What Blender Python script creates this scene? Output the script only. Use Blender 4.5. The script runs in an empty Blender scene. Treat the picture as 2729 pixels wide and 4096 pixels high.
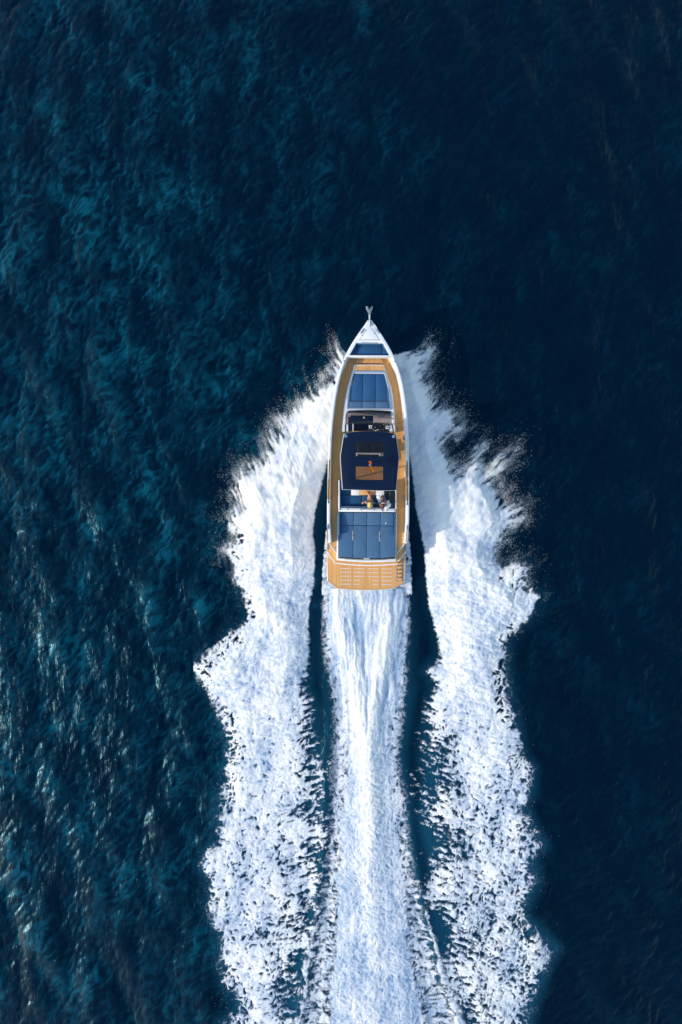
import bpy, bmesh, math, random
import numpy as np
from mathutils import Vector, Matrix

random.seed(7)
RNG = np.random.default_rng(11)
scene = bpy.context.scene
COL = scene.collection

# ------------------------------------------------------------------ camera, light, exposure
CAM_Z = 34.13
cam_data = bpy.data.cameras.new('camera')
cam = bpy.data.objects.new('camera', cam_data)
COL.objects.link(cam)
cam.location = (0, 0, CAM_Z)
cam.rotation_euler = (0, 0, 0)
cam_data.sensor_fit = 'VERTICAL'
cam_data.sensor_height = 36.0
cam_data.lens = 24.0
cam_data.clip_end = 20000
scene.camera = cam

SUN_EL = math.radians(27.5)
SUN_FROM = Vector((-0.955, -0.30, 0)).normalized()      # the sun stands low beyond the lower left
world = bpy.data.worlds.new('World')
scene.world = world
world.use_nodes = True
wn = world.node_tree
sky = wn.nodes.new('ShaderNodeTexSky')
sky.sky_type = 'NISHITA'
sky.sun_disc = False
sky.sun_elevation = SUN_EL
sky.sun_rotation = math.atan2(SUN_FROM.x, SUN_FROM.y)
sky.air_density = 1.7
sky.dust_density = 1.5
sky.ozone_density = 3.2
bg = wn.nodes['Background']
bg.inputs['Strength'].default_value = 0.15
wn.links.new(sky.outputs[0], bg.inputs['Color'])
sun_data = bpy.data.lights.new('sun', 'SUN')
sun_data.energy = 2.1
sun_data.angle = math.radians(0.6)
sun_data.color = (1.0, 0.88, 0.72)
sun = bpy.data.objects.new('sun', sun_data)
COL.objects.link(sun)
sdir = Vector((SUN_FROM.x * math.cos(SUN_EL), SUN_FROM.y * math.cos(SUN_EL), math.sin(SUN_EL)))
sun.rotation_euler = sdir.to_track_quat('Z', 'Y').to_euler()
sun.location = sdir * 60
scene.view_settings.view_transform = 'Standard'
scene.view_settings.look = 'None'
scene.view_settings.gamma = 1
scene.view_settings.use_curve_mapping = False
scene.view_settings.exposure = 0.68
scene.cycles.max_bounces = 8
scene.cycles.transparent_max_bounces = 12
scene.cycles.caustics_reflective = False
scene.cycles.caustics_refractive = False
scene.cycles.sample_clamp_indirect = 4

# ------------------------------------------------------------------ materials
def new_mat(name):
    m = bpy.data.materials.new(name)
    m.use_nodes = True
    nt = m.node_tree
    return m, nt, nt.nodes['Principled BSDF']

def N(nt, t, **kw):
    n = nt.nodes.new(t)
    for k, v in kw.items():
        setattr(n, k, v)
    return n

def mat(name, col, rough=0.5, metal=0.0, var=0.08, nscale=6.0, bump=0.0, bscale=60.0, ior=1.5, coat=0.0):
    m, nt, b = new_mat(name)
    b.inputs['Roughness'].default_value = rough
    b.inputs['Metallic'].default_value = metal
    b.inputs['IOR'].default_value = ior
    b.inputs['Coat Weight'].default_value = coat
    tc = N(nt, 'ShaderNodeTexCoord')
    nz = N(nt, 'ShaderNodeTexNoise')
    nz.inputs['Scale'].default_value = nscale
    nz.inputs['Detail'].default_value = 5
    nt.links.new(tc.outputs['Object'], nz.inputs['Vector'])
    mx = N(nt, 'ShaderNodeMix', data_type='RGBA')
    mx.inputs[6].default_value = (*[c * (1 - var) for c in col], 1)
    mx.inputs[7].default_value = (*[min(1, c * (1 + var)) for c in col], 1)
    nt.links.new(nz.outputs[0], mx.inputs[0])
    nt.links.new(mx.outputs[2], b.inputs['Base Color'])
    if bump:
        n2 = N(nt, 'ShaderNodeTexNoise')
        n2.inputs['Scale'].default_value = bscale
        n2.inputs['Detail'].default_value = 4
        nt.links.new(tc.outputs['Object'], n2.inputs['Vector'])
        bp = N(nt, 'ShaderNodeBump')
        bp.inputs['Strength'].default_value = bump
        bp.inputs['Distance'].default_value = 0.02
        nt.links.new(n2.outputs[0], bp.inputs['Height'])
        nt.links.new(bp.outputs[0], b.inputs['Normal'])
    return m

def teak_mat(name, col, axis='X', pitch=0.052):
    m, nt, b = new_mat(name)
    b.inputs['Roughness'].default_value = 0.62
    tc = N(nt, 'ShaderNodeTexCoord')
    sp = N(nt, 'ShaderNodeSeparateXYZ')
    nt.links.new(tc.outputs['Object'], sp.inputs[0])
    dv = N(nt, 'ShaderNodeMath', operation='DIVIDE')
    dv.inputs[1].default_value = pitch
    nt.links.new(sp.outputs[axis], dv.inputs[0])
    fr = N(nt, 'ShaderNodeMath', operation='FRACT')
    nt.links.new(dv.outputs[0], fr.inputs[0])
    lt = N(nt, 'ShaderNodeMath', operation='LESS_THAN')
    lt.inputs[1].default_value = 0.2
    nt.links.new(fr.outputs[0], lt.inputs[0])
    fl = N(nt, 'ShaderNodeMath', operation='FLOOR')
    nt.links.new(dv.outputs[0], fl.inputs[0])
    wnz = N(nt, 'ShaderNodeTexWhiteNoise', noise_dimensions='1D')
    nt.links.new(fl.outputs[0], wnz.inputs['W'])
    mp = N(nt, 'ShaderNodeMapping')
    mp.inputs['Scale'].default_value = (30, 3, 8) if axis == 'X' else (3, 30, 8)
    nt.links.new(tc.outputs['Object'], mp.inputs[0])
    nz = N(nt, 'ShaderNodeTexNoise')
    nz.inputs['Scale'].default_value = 1.0
    nz.inputs['Detail'].default_value = 6
    nt.links.new(mp.outputs[0], nz.inputs['Vector'])
    ad = N(nt, 'ShaderNodeMath', operation='ADD')
    nt.links.new(wnz.outputs['Value'], ad.inputs[0])
    nt.links.new(nz.outputs[0], ad.inputs[1])
    hf = N(nt, 'ShaderNodeMath', operation='MULTIPLY')
    hf.inputs[1].default_value = 0.5
    nt.links.new(ad.outputs[0], hf.inputs[0])
    mx = N(nt, 'ShaderNodeMix', data_type='RGBA')
    mx.inputs[6].default_value = (col[0] * .78, col[1] * .75, col[2] * .68, 1)
    mx.inputs[7].default_value = (col[0] * 1.22, col[1] * 1.24, col[2] * 1.3, 1)
    nt.links.new(hf.outputs[0], mx.inputs[0])
    m2 = N(nt, 'ShaderNodeMix', data_type='RGBA')
    m2.inputs[7].default_value = (col[0] * .62, col[1] * .58, col[2] * .52, 1)
    nt.links.new(lt.outputs[0], m2.inputs[0])
    nt.links.new(mx.outputs[2], m2.inputs[6])
    nt.links.new(m2.outputs[2], b.inputs['Base Color'])
    return m

M = {}
M['gelcoat'] = mat('white_gelcoat', (0.76, 0.77, 0.79), 0.25, var=0.04, nscale=2.0)
M['groove'] = mat('dark_groove', (0.12, 0.14, 0.17), 0.7)
M['teak'] = teak_mat('teak_planking', (0.69, 0.36, 0.125))
M['teak_cross'] = teak_mat('teak_planking_athwart', (0.54, 0.30, 0.11), axis='Y')
M['teak_plain'] = mat('teak_trim', (0.50, 0.28, 0.11), 0.6, var=0.2, nscale=25)
M['cushion'] = mat('slate_blue_upholstery', (0.046, 0.122, 0.235), 0.8, var=0.16, nscale=2.5, bump=0.5, bscale=6)
M['cushion_frame'] = mat('blue_grey_coaming', (0.20, 0.29, 0.42), 0.55, var=0.08)
M['seat_blue'] = mat('shaded_blue_upholstery', (0.006, 0.072, 0.19), 0.75, var=0.18, nscale=2.5, bump=0.5, bscale=6)  # blue fabric with the coaming's shade on the bow pad mixed into its colour
M['navy'] = mat('navy_gloss_paint', (0.0012, 0.0075, 0.030), 0.32, var=0.15, nscale=1.5, ior=1.38)
M['navy_dark'] = mat('black_gloss_trim', (0.004, 0.007, 0.013), 0.25, var=0.2)
M['steel'] = mat('stainless_steel', (0.78, 0.77, 0.75), 0.42, 1.0, var=0.05)
M['dark_steel'] = mat('dark_rail', (0.03, 0.045, 0.04), 0.3, 0.6, var=0.1)
M['fitting'] = mat('blue_grey_fitting', (0.16, 0.24, 0.40), 0.35, 0.2, var=0.1)
M['strip_grey'] = mat('pale_grey_moulding', (0.36, 0.40, 0.46), 0.5, var=0.06)
M['taupe'] = mat('taupe_dash_leather', (0.36, 0.30, 0.31), 0.6, var=0.1, nscale=4, bump=0.15, bscale=30)
M['black'] = mat('black_plastic', (0.006, 0.008, 0.013), 0.35, var=0.2)
M['grey'] = mat('charcoal_trim', (0.045, 0.055, 0.06), 0.6, var=0.2)
M['white_matte'] = mat('white_panel', (0.78, 0.78, 0.77), 0.5, var=0.03)
M['slot'] = mat('platform_slot', (0.62, 0.58, 0.58), 0.5, var=0.08)
M['lamp_face'] = mat('gold_gauge', (0.7, 0.55, 0.3), 0.3, var=0.1)
M['skin'] = mat('tan_skin', (0.50, 0.22, 0.115), 0.5, var=0.1, nscale=9)
M['skin_dark'] = mat('brown_skin', (0.38, 0.145, 0.065), 0.5, var=0.1, nscale=9)
M['blonde'] = mat('blonde_hair', (0.62, 0.40, 0.13), 0.5, var=0.3, nscale=25, bump=0.6, bscale=40)
M['brunette'] = mat('brown_hair', (0.075, 0.032, 0.016), 0.45, var=0.35, nscale=25, bump=0.6, bscale=40)
M['cloth_grey'] = mat('grey_print_cloth', (0.20, 0.18, 0.19), 0.85, var=0.5, nscale=45, bump=0.4, bscale=25)
M['cloth_white'] = mat('white_cloth', (0.75, 0.74, 0.76), 0.85, var=0.05, nscale=6, bump=0.5, bscale=14)
M['bag'] = mat('black_fabric', (0.004, 0.010, 0.024), 0.6, var=0.5, nscale=4, bump=0.6, bscale=7)
M['flag_red'] = mat('red_bunting', (0.62, 0.015, 0.015), 0.7, var=0.1)
M['flag_yellow'] = mat('yellow_bunting', (0.80, 0.45, 0.01), 0.7, var=0.1)
M['eye'] = mat('eye', (0.02, 0.015, 0.01), 0.2)
M['lip'] = mat('lip', (0.35, 0.08, 0.07), 0.4)

def glass_mat(name, tint, refl=0.05):
    m, nt, b = new_mat(name)
    nt.nodes.remove(b)
    out = nt.nodes['Material Output']
    tr = N(nt, 'ShaderNodeBsdfTransparent')
    tr.inputs[0].default_value = (*tint, 1)
    gl = N(nt, 'ShaderNodeBsdfGlossy')
    gl.inputs['Roughness'].default_value = 0.04
    fr = N(nt, 'ShaderNodeFresnel')
    fr.inputs['IOR'].default_value = 1.5
    ms = N(nt, 'ShaderNodeMixShader')
    nt.links.new(fr.outputs[0], ms.inputs[0])
    nt.links.new(tr.outputs[0], ms.inputs[1])
    nt.links.new(gl.outputs[0], ms.inputs[2])
    nt.links.new(ms.outputs[0], out.inputs['Surface'])
    return m
M['glass'] = glass_mat('windscreen_glass', (0.80, 0.80, 0.82))
M['tint_glass'] = glass_mat('tinted_roof_glass', (0.62, 0.60, 0.62))

# ------------------------------------------------------------------ measuring helpers
SC = 80.0                                      # photograph pixels per metre at the waterline
def PW(px, py, z=0.0):
    k = (1 - z / CAM_Z) / SC
    return ((px - 1364.5) * k, (2048 - py) * k)
BO = Vector((1.302, 2.5, 0.0))
BR = math.radians(-0.4)
_c, _s = math.cos(-BR), math.sin(-BR)
def BL(px, py, z):                             # a point of the boat in the boat's own frame
    x, y = PW(px, py, z)
    x -= BO.x; y -= BO.y
    return (x * _c - y * _s, x * _s + y * _c)
CA = (1250, 1200, 0.28699)
CB = (1280, 1620, 0.24235)
CC = (1280, 1940, 0.24235)
CW = (1370, 1640, 0.14031)
CT = (1570, 2160, 0.08073)
def at(crop, vx, vy, z):
    return BL(crop[0] + vx * crop[2], crop[1] + vy * crop[2], z)
def pts(crop, lst, z):
    return [at(crop, a, b, z) for a, b in lst]
def HW(half, z): return half / SC * (1 - z / CAM_Z)
def VY(py, z): return (2048 - py) / SC * (1 - z / CAM_Z) - BO.y

# ------------------------------------------------------------------ object helpers
def link(name, me, m=None, parent=None):
    o = bpy.data.objects.new(name, me)
    COL.objects.link(o)
    if m is not None and me is not None and len(me.materials) == 0:
        me.materials.append(m)
    if parent is not None:
        o.parent = parent
    return o

def finish(name, bm, m, parent=None, smooth=None):
    bmesh.ops.recalc_face_normals(bm, faces=bm.faces)
    me = bpy.data.meshes.new(name)
    bm.to_mesh(me)
    bm.free()
    if smooth is not None:
        me.polygons.foreach_set('use_smooth', [True] * len(me.polygons))
        me.set_sharp_from_angle(angle=math.radians(smooth))
    return link(name, me, m, parent)

def prism(name, poly, z0, z1, m, parent=None, holes=(), bevel=0.0, seg=2, smooth=40):
    """A flat outline with depth; z1 may be a function of (x, y)."""
    bm = bmesh.new()
    edges = []
    for ring in [poly, *holes]:
        vs = [bm.verts.new((x, y, z0)) for x, y in ring]
        for i in range(len(vs)):
            edges.append(bm.edges.new((vs[i], vs[(i + 1) % len(vs)])))
    if holes:
        bmesh.ops.triangle_fill(bm, use_beauty=True, use_dissolve=False, edges=edges)
        bmesh.ops.dissolve_limit(bm, angle_limit=0.01, verts=bm.verts, edges=bm.edges)
    else:
        bm.faces.new(list(bm.verts))
    bmesh.ops.recalc_face_normals(bm, faces=bm.faces)
    r = bmesh.ops.extrude_face_region(bm, geom=list(bm.faces))
    top = [v for v in r['geom'] if isinstance(v, bmesh.types.BMVert)]
    for v in top:
        v.co.z = z1(v.co.x, v.co.y) if callable(z1) else z1
    bmesh.ops.recalc_face_normals(bm, faces=bm.faces)
    if bevel:
        ts = set(top)
        es = [e for e in bm.edges if e.verts[0] in ts and e.verts[1] in ts and len(e.link_faces) == 2
              and e.calc_face_angle(0) > 0.5]
        vert = [e for e in bm.edges if (e.verts[0] in ts) != (e.verts[1] in ts) and e.calc_face_angle(0) > 0.6]
        bmesh.ops.bevel(bm, geom=es + vert, offset=bevel, segments=seg, profile=0.5, affect='EDGES', clamp_overlap=True)
    return finish(name, bm, m, parent, smooth)

def quad(crop, x0, y0, x1, y1, z):
    return pts(crop, [(x0, y1), (x1, y1), (x1, y0), (x0, y0)], z)

def tube(name, path, r, m, parent=None, n=8, closed=False):
    bm = bmesh.new()
    rings = []
    P = [Vector(p) for p in path]
    for i, p in enumerate(P):
        if closed:
            d = P[(i + 1) % len(P)] - P[i - 1]
        else:
            d = (P[min(i + 1, len(P) - 1)] - P[max(i - 1, 0)])
        d.normalize()
        a = d.cross(Vector((0, 0, 1)))
        if a.length < 1e-3: a = Vector((1, 0, 0))
        a.normalize(); b = d.cross(a)
        rr = r[i] if isinstance(r, (list, tuple)) else r
        rings.append([bm.verts.new(p + a * rr * math.cos(2 * math.pi * k / n) + b * rr * math.sin(2 * math.pi * k / n)) for k in range(n)])
    L = len(rings)
    for i in range(L if closed else L - 1):
        A, B = rings[i], rings[(i + 1) % L]
        for k in range(n):
            bm.faces.new((A[k], A[(k + 1) % n], B[(k + 1) % n], B[k]))
    if not closed:
        bm.faces.new(rings[0]); bm.faces.new(rings[-1])
    return finish(name, bm, m, parent, 50)

def disc(name, x, y, z0, z1, r, m, parent=None, n=16, sx=1.0):
    return prism(name, [(x + sx * r * math.cos(2 * math.pi * k / n), y + r * math.sin(2 * math.pi * k / n)) for k in range(n)], z0, z1, m, parent, bevel=min(r * .25, (z1 - z0) * .4))

def strip(name, line, width, z0, z1, m, parent=None):
    """A bar of constant width along a 2-D line."""
    L = [Vector((x, y)) for x, y in line]
    lf, rt = [], []
    for i, p in enumerate(L):
        d = (L[min(i + 1, len(L) - 1)] - L[max(i - 1, 0)]).normalized()
        nrm = Vector((-d.y, d.x))
        lf.append(p + nrm * width / 2); rt.append(p - nrm * width / 2)
    return prism(name, [tuple(p) for p in lf] + [tuple(p) for p in reversed(rt)], z0, z1, m, parent)

def tag(o, label, cat, group=None, kind=None):
    if label: o['label'] = label
    if cat: o['category'] = cat
    if group: o['group'] = group
    if kind: o['kind'] = kind
    return o

# ------------------------------------------------------------------ noise
_perm = RNG.permutation(512).astype(np.int64)
_ang = RNG.uniform(0, 2 * np.pi, 512)
_gx, _gy = np.cos(_ang), np.sin(_ang)
def perlin(x, y, seed=0):
    xi = np.floor(x).astype(np.int64); yi = np.floor(y).astype(np.int64)
    xf = x - xi; yf = y - yi
    u = xf * xf * xf * (xf * (xf * 6 - 15) + 10)
    v = yf * yf * yf * (yf * (yf * 6 - 15) + 10)
    def g(ix, iy, dx, dy):
        h = _perm[(_perm[(ix + seed * 37) & 511] + iy + seed * 101) & 511]
        return _gx[h] * dx + _gy[h] * dy
    a = g(xi, yi, xf, yf); b = g(xi + 1, yi, xf - 1, yf)
    c = g(xi, yi + 1, xf, yf - 1); d = g(xi + 1, yi + 1, xf - 1, yf - 1)
    return ((a * (1 - u) + b * u) * (1 - v) + (c * (1 - u) + d * u) * v) * 1.5
def fbm(x, y, wl, octs=3, seed=0, gain=0.5):
    r = 0; a = 1; t = 0
    for o in range(octs):
        f = 2 ** o / wl
        r = r + a * perlin(x * f, y * f, seed + o * 3); t += a; a *= gain
    return r / t
def billow(x, y, wl, octs=3, seed=0, gain=0.55):
    r = 0; a = 1; t = 0
    for o in range(octs):
        f = 2 ** o / wl
        r = r + a * np.abs(perlin(x * f, y * f, seed + o * 5)); t += a; a *= gain
    return r / t
def sstep(a, b, x):
    t = np.clip((x - a) / (b - a), 0, 1)
    return t * t * (3 - 2 * t)

# ------------------------------------------------------------------ the sea: a wave spectrum on a tile
TL, TN = 63.0, 900
def wave_tile():
    k1 = np.fft.fftfreq(TN, TL / TN) * 2 * np.pi
    kx, ky = np.meshgrid(k1, k1, indexing='xy')
    k = np.hypot(kx, ky); k[0, 0] = 1
    def spec(lam_lo, lam_hi, d, p, slope, expo, seed, floor=0.0):
        rng = np.random.default_rng(seed)
        d = np.array(d) / np.hypot(*d)
        c = np.abs((kx * d[0] + ky * d[1]) / k) ** p + floor
        lam = 2 * np.pi / k
        S = k ** (-expo) * c * np.exp(-(lam / lam_hi) ** 2) * np.exp(-(lam_lo / lam) ** 2)
        S[0, 0] = 0
        F = S * (rng.normal(size=k.shape) + 1j * rng.normal(size=k.shape))
        sx = np.real(np.fft.ifft2(1j * kx * F)); sy = np.real(np.fft.ifft2(1j * ky * F))
        return F * slope / np.sqrt((sx ** 2 + sy ** 2).mean())
    F = spec(0.9, 5.0, (1.0, 0.22), 3, 0.095, 2.0, 3) + spec(0.16, 1.3, (0.86, -0.5), 2.5, 0.165, 1.40, 5, 0.10)
    h = np.real(np.fft.ifft2(F))
    dx = np.real(np.fft.ifft2(-1j * kx / k * F)); dy = np.real(np.fft.ifft2(-1j * ky / k * F))
    return h, dx * 1.35, dy * 1.35
TH, TDX, TDY = wave_tile()
def tile(T, x, y):
    u = (x / TL * TN) % TN; v = (y / TL * TN) % TN
    i = np.floor(u).astype(int); j = np.floor(v).astype(int)
    fu = u - i; fv = v - j
    i %= TN; j %= TN
    i1 = (i + 1) % TN; j1 = (j + 1) % TN
    return (T[j, i] * (1 - fu) + T[j, i1] * fu) * (1 - fv) + (T[j1, i] * (1 - fu) + T[j1, i1] * fu) * fv

# wake lines, in photograph pixels on the water, read off by eye
def c3(l): return [(700 + 1.0204 * a, 2300 + 1.0204 * b) for a, b in l]
RIDGE_L = [(1322, 2700), (1323, 2830), (1323, 3059), (1308, 3238), (1300, 3400), (1279, 3551), (1268, 3643), (1243, 3806), (1222, 3985), (1192, 4096), (1150, 4300)]
RIDGE_R = [(1600, 2900), (1606, 3085), (1636, 3296), (1666, 3475), (1687, 3582), (1722, 3704), (1758, 3857), (1804, 3985), (1845, 4096), (1900, 4300)]
CORE_L = [(1308, 2350), (1325, 2450), (1344, 2600), (1372, 2700), (1390, 2804), (1388, 2960), (1385, 3110), (1362, 3212), (1345, 3365), (1350, 3450), (1345, 3602), (1335, 3755), (1319, 3857), (1315, 4000), (1315, 4300)]
CORE_R = [(1625, 2350), (1610, 2450), (1584, 2600), (1566, 2800), (1568, 3008), (1579, 3110), (1594, 3263), (1605, 3350), (1625, 3551), (1641, 3755), (1671, 3908), (1702, 4096), (1740, 4300)]
def xof(line, py):
    a = np.array(line, float)
    return np.interp(py, a[:, 1], a[:, 0])

def wake_relief(px, py):
    """Height of the smooth water surface raised by the boat (m)."""
    h = np.zeros_like(px)
    below = sstep(2450, 2950, py)
    dl = (px - xof(RIDGE_L, py)) / SC
    h += below * 0.13 * np.where(dl < 0, np.exp(-(dl / 0.42) ** 2), np.exp(-(dl / 0.28) ** 2))
    dr = (px - xof(RIDGE_R, py)) / SC
    h += sstep(2900, 3400, py) * 0.16 * np.where(dr > 0, np.exp(-(dr / 0.45) ** 2), np.exp(-(dr / 0.28) ** 2))
    return h

def calm(px, py):
    w = np.interp(py, [1250, 1500, 2000, 2600, 4300], [0, 150, 420, 520, 560])
    inside = 1 - sstep(0.75, 1.25, np.abs(px - 1480) / np.maximum(w, 1))
    return 1 - 0.62 * inside * sstep(1350, 1700, py)

def sea_fields(x, y):
    px = x * SC + 1364.5; py = 2048 - y * SC
    c = calm(px, py)
    far = 1 - sstep(30, 120, np.hypot(x, y))
    c = c * far
    return tile(TH, x, y) * c, tile(TDX, x, y) * c, tile(TDY, x, y) * c, px, py

def grid_mesh(name, X, Y, Z, keep=None, attrs=None, smooth=True):
    ny, nx = X.shape
    idx = np.arange(nx * ny).reshape(ny, nx)
    q = np.stack([idx[:-1, :-1], idx[:-1, 1:], idx[1:, 1:], idx[1:, :-1]], -1).reshape(-1, 4)
    co = np.stack([X, Y, Z], -1).reshape(-1, 3)
    used = None
    if keep is not None:
        q = q[keep.reshape(-1)]
        used = np.unique(q)
        remap = np.zeros(nx * ny, np.int64); remap[used] = np.arange(len(used))
        q = remap[q]; co = co[used]
    me = bpy.data.meshes.new(name)
    me.vertices.add(len(co))
    me.vertices.foreach_set('co', co.astype(np.float32).ravel())
    me.loops.add(q.size)
    me.loops.foreach_set('vertex_index', q.astype(np.int32).ravel())
    me.polygons.add(len(q))
    me.polygons.foreach_set('loop_start', np.arange(0, q.size, 4, dtype=np.int32))
    me.polygons.foreach_set('loop_total', np.full(len(q), 4, np.int32))
    me.update(calc_edges=True)
    me.polygons.foreach_set('use_smooth', np.full(len(q), smooth))
    for k, v in (attrs or {}).items():
        a = me.attributes.new(k, 'FLOAT', 'POINT')
        v = v.reshape(-1)
        a.data.foreach_set('value', (v if used is None else v[used]).astype(np.float32))
    return me

# ---- foam outlines
LEFT_OUT = [(1420, 1432), (1386, 1402), (1354, 1375), (1341, 1376), (1329, 1427), (1300, 1490), (1273, 1529), (1240, 1560), (1205, 1597), (1160, 1625), (1112, 1661), (1091, 1720),
            (1061, 1759), (1048, 1831), (1010, 1850), (970, 1856), (950, 1890), (938, 1929), (921, 1980), (955, 2018), (899, 2052), (912, 2107), (936, 2154), (880, 2196), (925, 2250), (950, 2298)]
LEFT_LOW = c3([(240, 0), (268, 80), (280, 180), (235, 205), (190, 235), (150, 290), (95, 320), (58, 370), (100, 420), (150, 500), (190, 590), (205, 680), (200, 780), (180, 830),
               (165, 930), (160, 1040), (125, 1100), (98, 1150), (135, 1190), (140, 1240), (135, 1310), (150, 1360), (180, 1440), (165, 1500), (180, 1590), (220, 1640), (240, 1700), (190, 1760), (170, 1960)])
LEFT_IN = [(1100, 4300), (1192, 4096), (1222, 3985), (1243, 3806), (1268, 3643), (1279, 3551), (1296, 3400), (1298, 3250), (1284, 3050), (1266, 2900), (1256, 2800),
           (1228, 2760), (1240, 2700), (1242, 2600), (1235, 2500), (1245, 2400), (1262, 2330), (1266, 2213), (1256, 2150), (1256, 2107), (1265, 2043), (1286, 1980), (1297, 1929), (1314, 1852), (1340, 1800), (1380, 1700), (1425, 1500)]
RIGHT_OUT = [(1535, 1450), (1556, 1424), (1582, 1420), (1620, 1405), (1653, 1392), (1694, 1376), (1738, 1395), (1724, 1458), (1714, 1519), (1735, 1570), (1755, 1606), (1826, 1647), (1857, 1698), (1857, 1734),
             (1800, 1752), (1768, 1785), (1796, 1825), (1822, 1862), (1857, 1845), (1900, 1800), (1945, 1764), (1935, 1830), (1945, 1872), (2000, 1812), (2058, 1792), (2040, 1840), (1992, 1912), (2008, 1953),
             (2030, 2014), (2085, 2009), (2092, 2055), (2051, 2126), (2015, 2167), (1985, 2210), (2005, 2262), (2055, 2250), (2087, 2234), (2122, 2269), (2102, 2346)]
RIGHT_LOW = c3([(1390, 60), (1440, 85), (1420, 130), (1395, 160), (1310, 260), (1300, 350), (1318, 480), (1340, 600), (1360, 720), (1400, 760), (1395, 850), (1365, 900), (1400, 990), (1445, 1060), (1400, 1100), (1412, 1200),
                (1390, 1250), (1360, 1330), (1420, 1390), (1495, 1470), (1460, 1530), (1430, 1600), (1400, 1680), (1380, 1760), (1420, 1960)])
RIGHT_IN = [(1930, 4300), (1860, 4096), (1812, 3985), (1768, 3857), (1735, 3704), (1712, 3600), (1700, 3560), (1716, 3480), (1690, 3380), (1668, 3280), (1704, 3140), (1690, 3000), (1700, 2870), (1730, 2740), (1690, 2680), (1755, 2630),
            (1750, 2560), (1722, 2450), (1709, 2397), (1699, 2295), (1694, 2193), (1679, 2136), (1658, 2014), (1648, 1938), (1640, 1850), (1610, 1750), (1560, 1600)]
CEN = [(1300, 2366), (1282, 2420), (1276, 2520), (1280, 2600), (1288, 2676), (1306, 2768), (1318, 2830), (1320, 3059), (1306, 3238), (1300, 3400), (1281, 3551), (1270, 3643), (1246, 3806), (1224, 3985), (1195, 4096), (1150, 4300),
       (1905, 4300), (1845, 4096), (1804, 3985), (1758, 3857), (1722, 3704), (1687, 3582), (1666, 3475), (1645, 3314), (1635, 3187), (1612, 3085), (1608, 3008), (1632, 2850), (1645, 2753), (1642, 2600), (1648, 2500), (1640, 2400), (1634, 2366)]

GRES = 0.034
GX = np.arange(-7.4, 11.6, GRES)
GY = np.arange(-29.0, 9.2, GRES)
FX, FY = np.meshgrid(GX, GY)
FH, FDX, FDY, FPX, FPY = sea_fields(FX, FY)

def signed(poly):
    """Signed distance to an outline in photograph pixels, positive inside."""
    st = 3
    cx = np.arange(0, len(GX) + st, st); cy = np.arange(0, len(GY) + st, st)
    X, Y = np.meshgrid((GX[0] + cx * GRES) * SC + 1364.5, 2048 - (GY[0] + cy * GRES) * SC)
    d2 = np.full(X.shape, 1e12); ins = np.zeros(X.shape, bool)
    P = np.array(poly, float)
    for i in range(len(P)):
        a = P[i]; b = P[(i + 1) % len(P)]
        e = b - a
        t = np.clip(((X - a[0]) * e[0] + (Y - a[1]) * e[1]) / max(e @ e, 1e-9), 0, 1)
        d2 = np.minimum(d2, (X - a[0] - t * e[0]) ** 2 + (Y - a[1] - t * e[1]) ** 2)
        cond = (a[1] > Y) != (b[1] > Y)
        with np.errstate(divide='ignore', invalid='ignore'):
            ins ^= cond & (X < (b[0] - a[0]) * (Y - a[1]) / (b[1] - a[1] + 1e-12) + a[0])
    s = np.sqrt(d2) * np.where(ins, 1, -1)
    u = np.arange(len(GX)) / st; v = np.arange(len(GY)) / st
    i = np.floor(u).astype(int); j = np.floor(v).astype(int)
    fu = (u - i)[None, :]; fv = (v - j)[:, None]
    return ((s[np.ix_(j, i)] * (1 - fu) + s[np.ix_(j, i + 1)] * fu) * (1 - fv)
            + (s[np.ix_(j + 1, i)] * (1 - fu) + s[np.ix_(j + 1, i + 1)] * fu) * fv)

SHEER = [(1281, 8), (1310, 28.7), (1345, 52.5), (1380, 74.3), (1410, 91), (1450, 107.6), (1490, 123), (1530, 134), (1580, 143), (1630, 150), (1690, 156), (1750, 159.5), (1800, 161.5), (1838, 162.5), (1920, 163.5), (2008, 164.2), (2085, 164), (2130, 161), (2172, 157.5)]
# shared turbulence: swirling coordinates
WX = FX + 0.30 * fbm(FX, FY, 1.1, 3, 1) + 0.08 * fbm(FX, FY, 0.35, 2, 51)
WY = FY + 0.30 * fbm(FX, FY, 1.1, 3, 2) + 0.08 * fbm(FX, FY, 0.35, 2, 52)
LACE = 1 - billow(WX, WY * 0.8, 0.42, 4, 21, 0.6) * 2.2          # bright threads round dark cells
BUMP = billow(WX, WY, 0.34, 3, 31, 0.6)
LONG = fbm(WX, WY / 2.6, 0.9, 4, 33)
PUFF = fbm(FX + 0.2 * fbm(FX, FY, .7, 2, 14), FY + 0.2 * fbm(FX, FY, .7, 2, 15), 1.5, 3, 35)
FINE = fbm(WX, WY, 0.16, 2, 41)
BIG = fbm(FX, FY, 2.2, 3, 61)
MID = fbm(FX, FY, 0.8, 3, 71)

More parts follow.
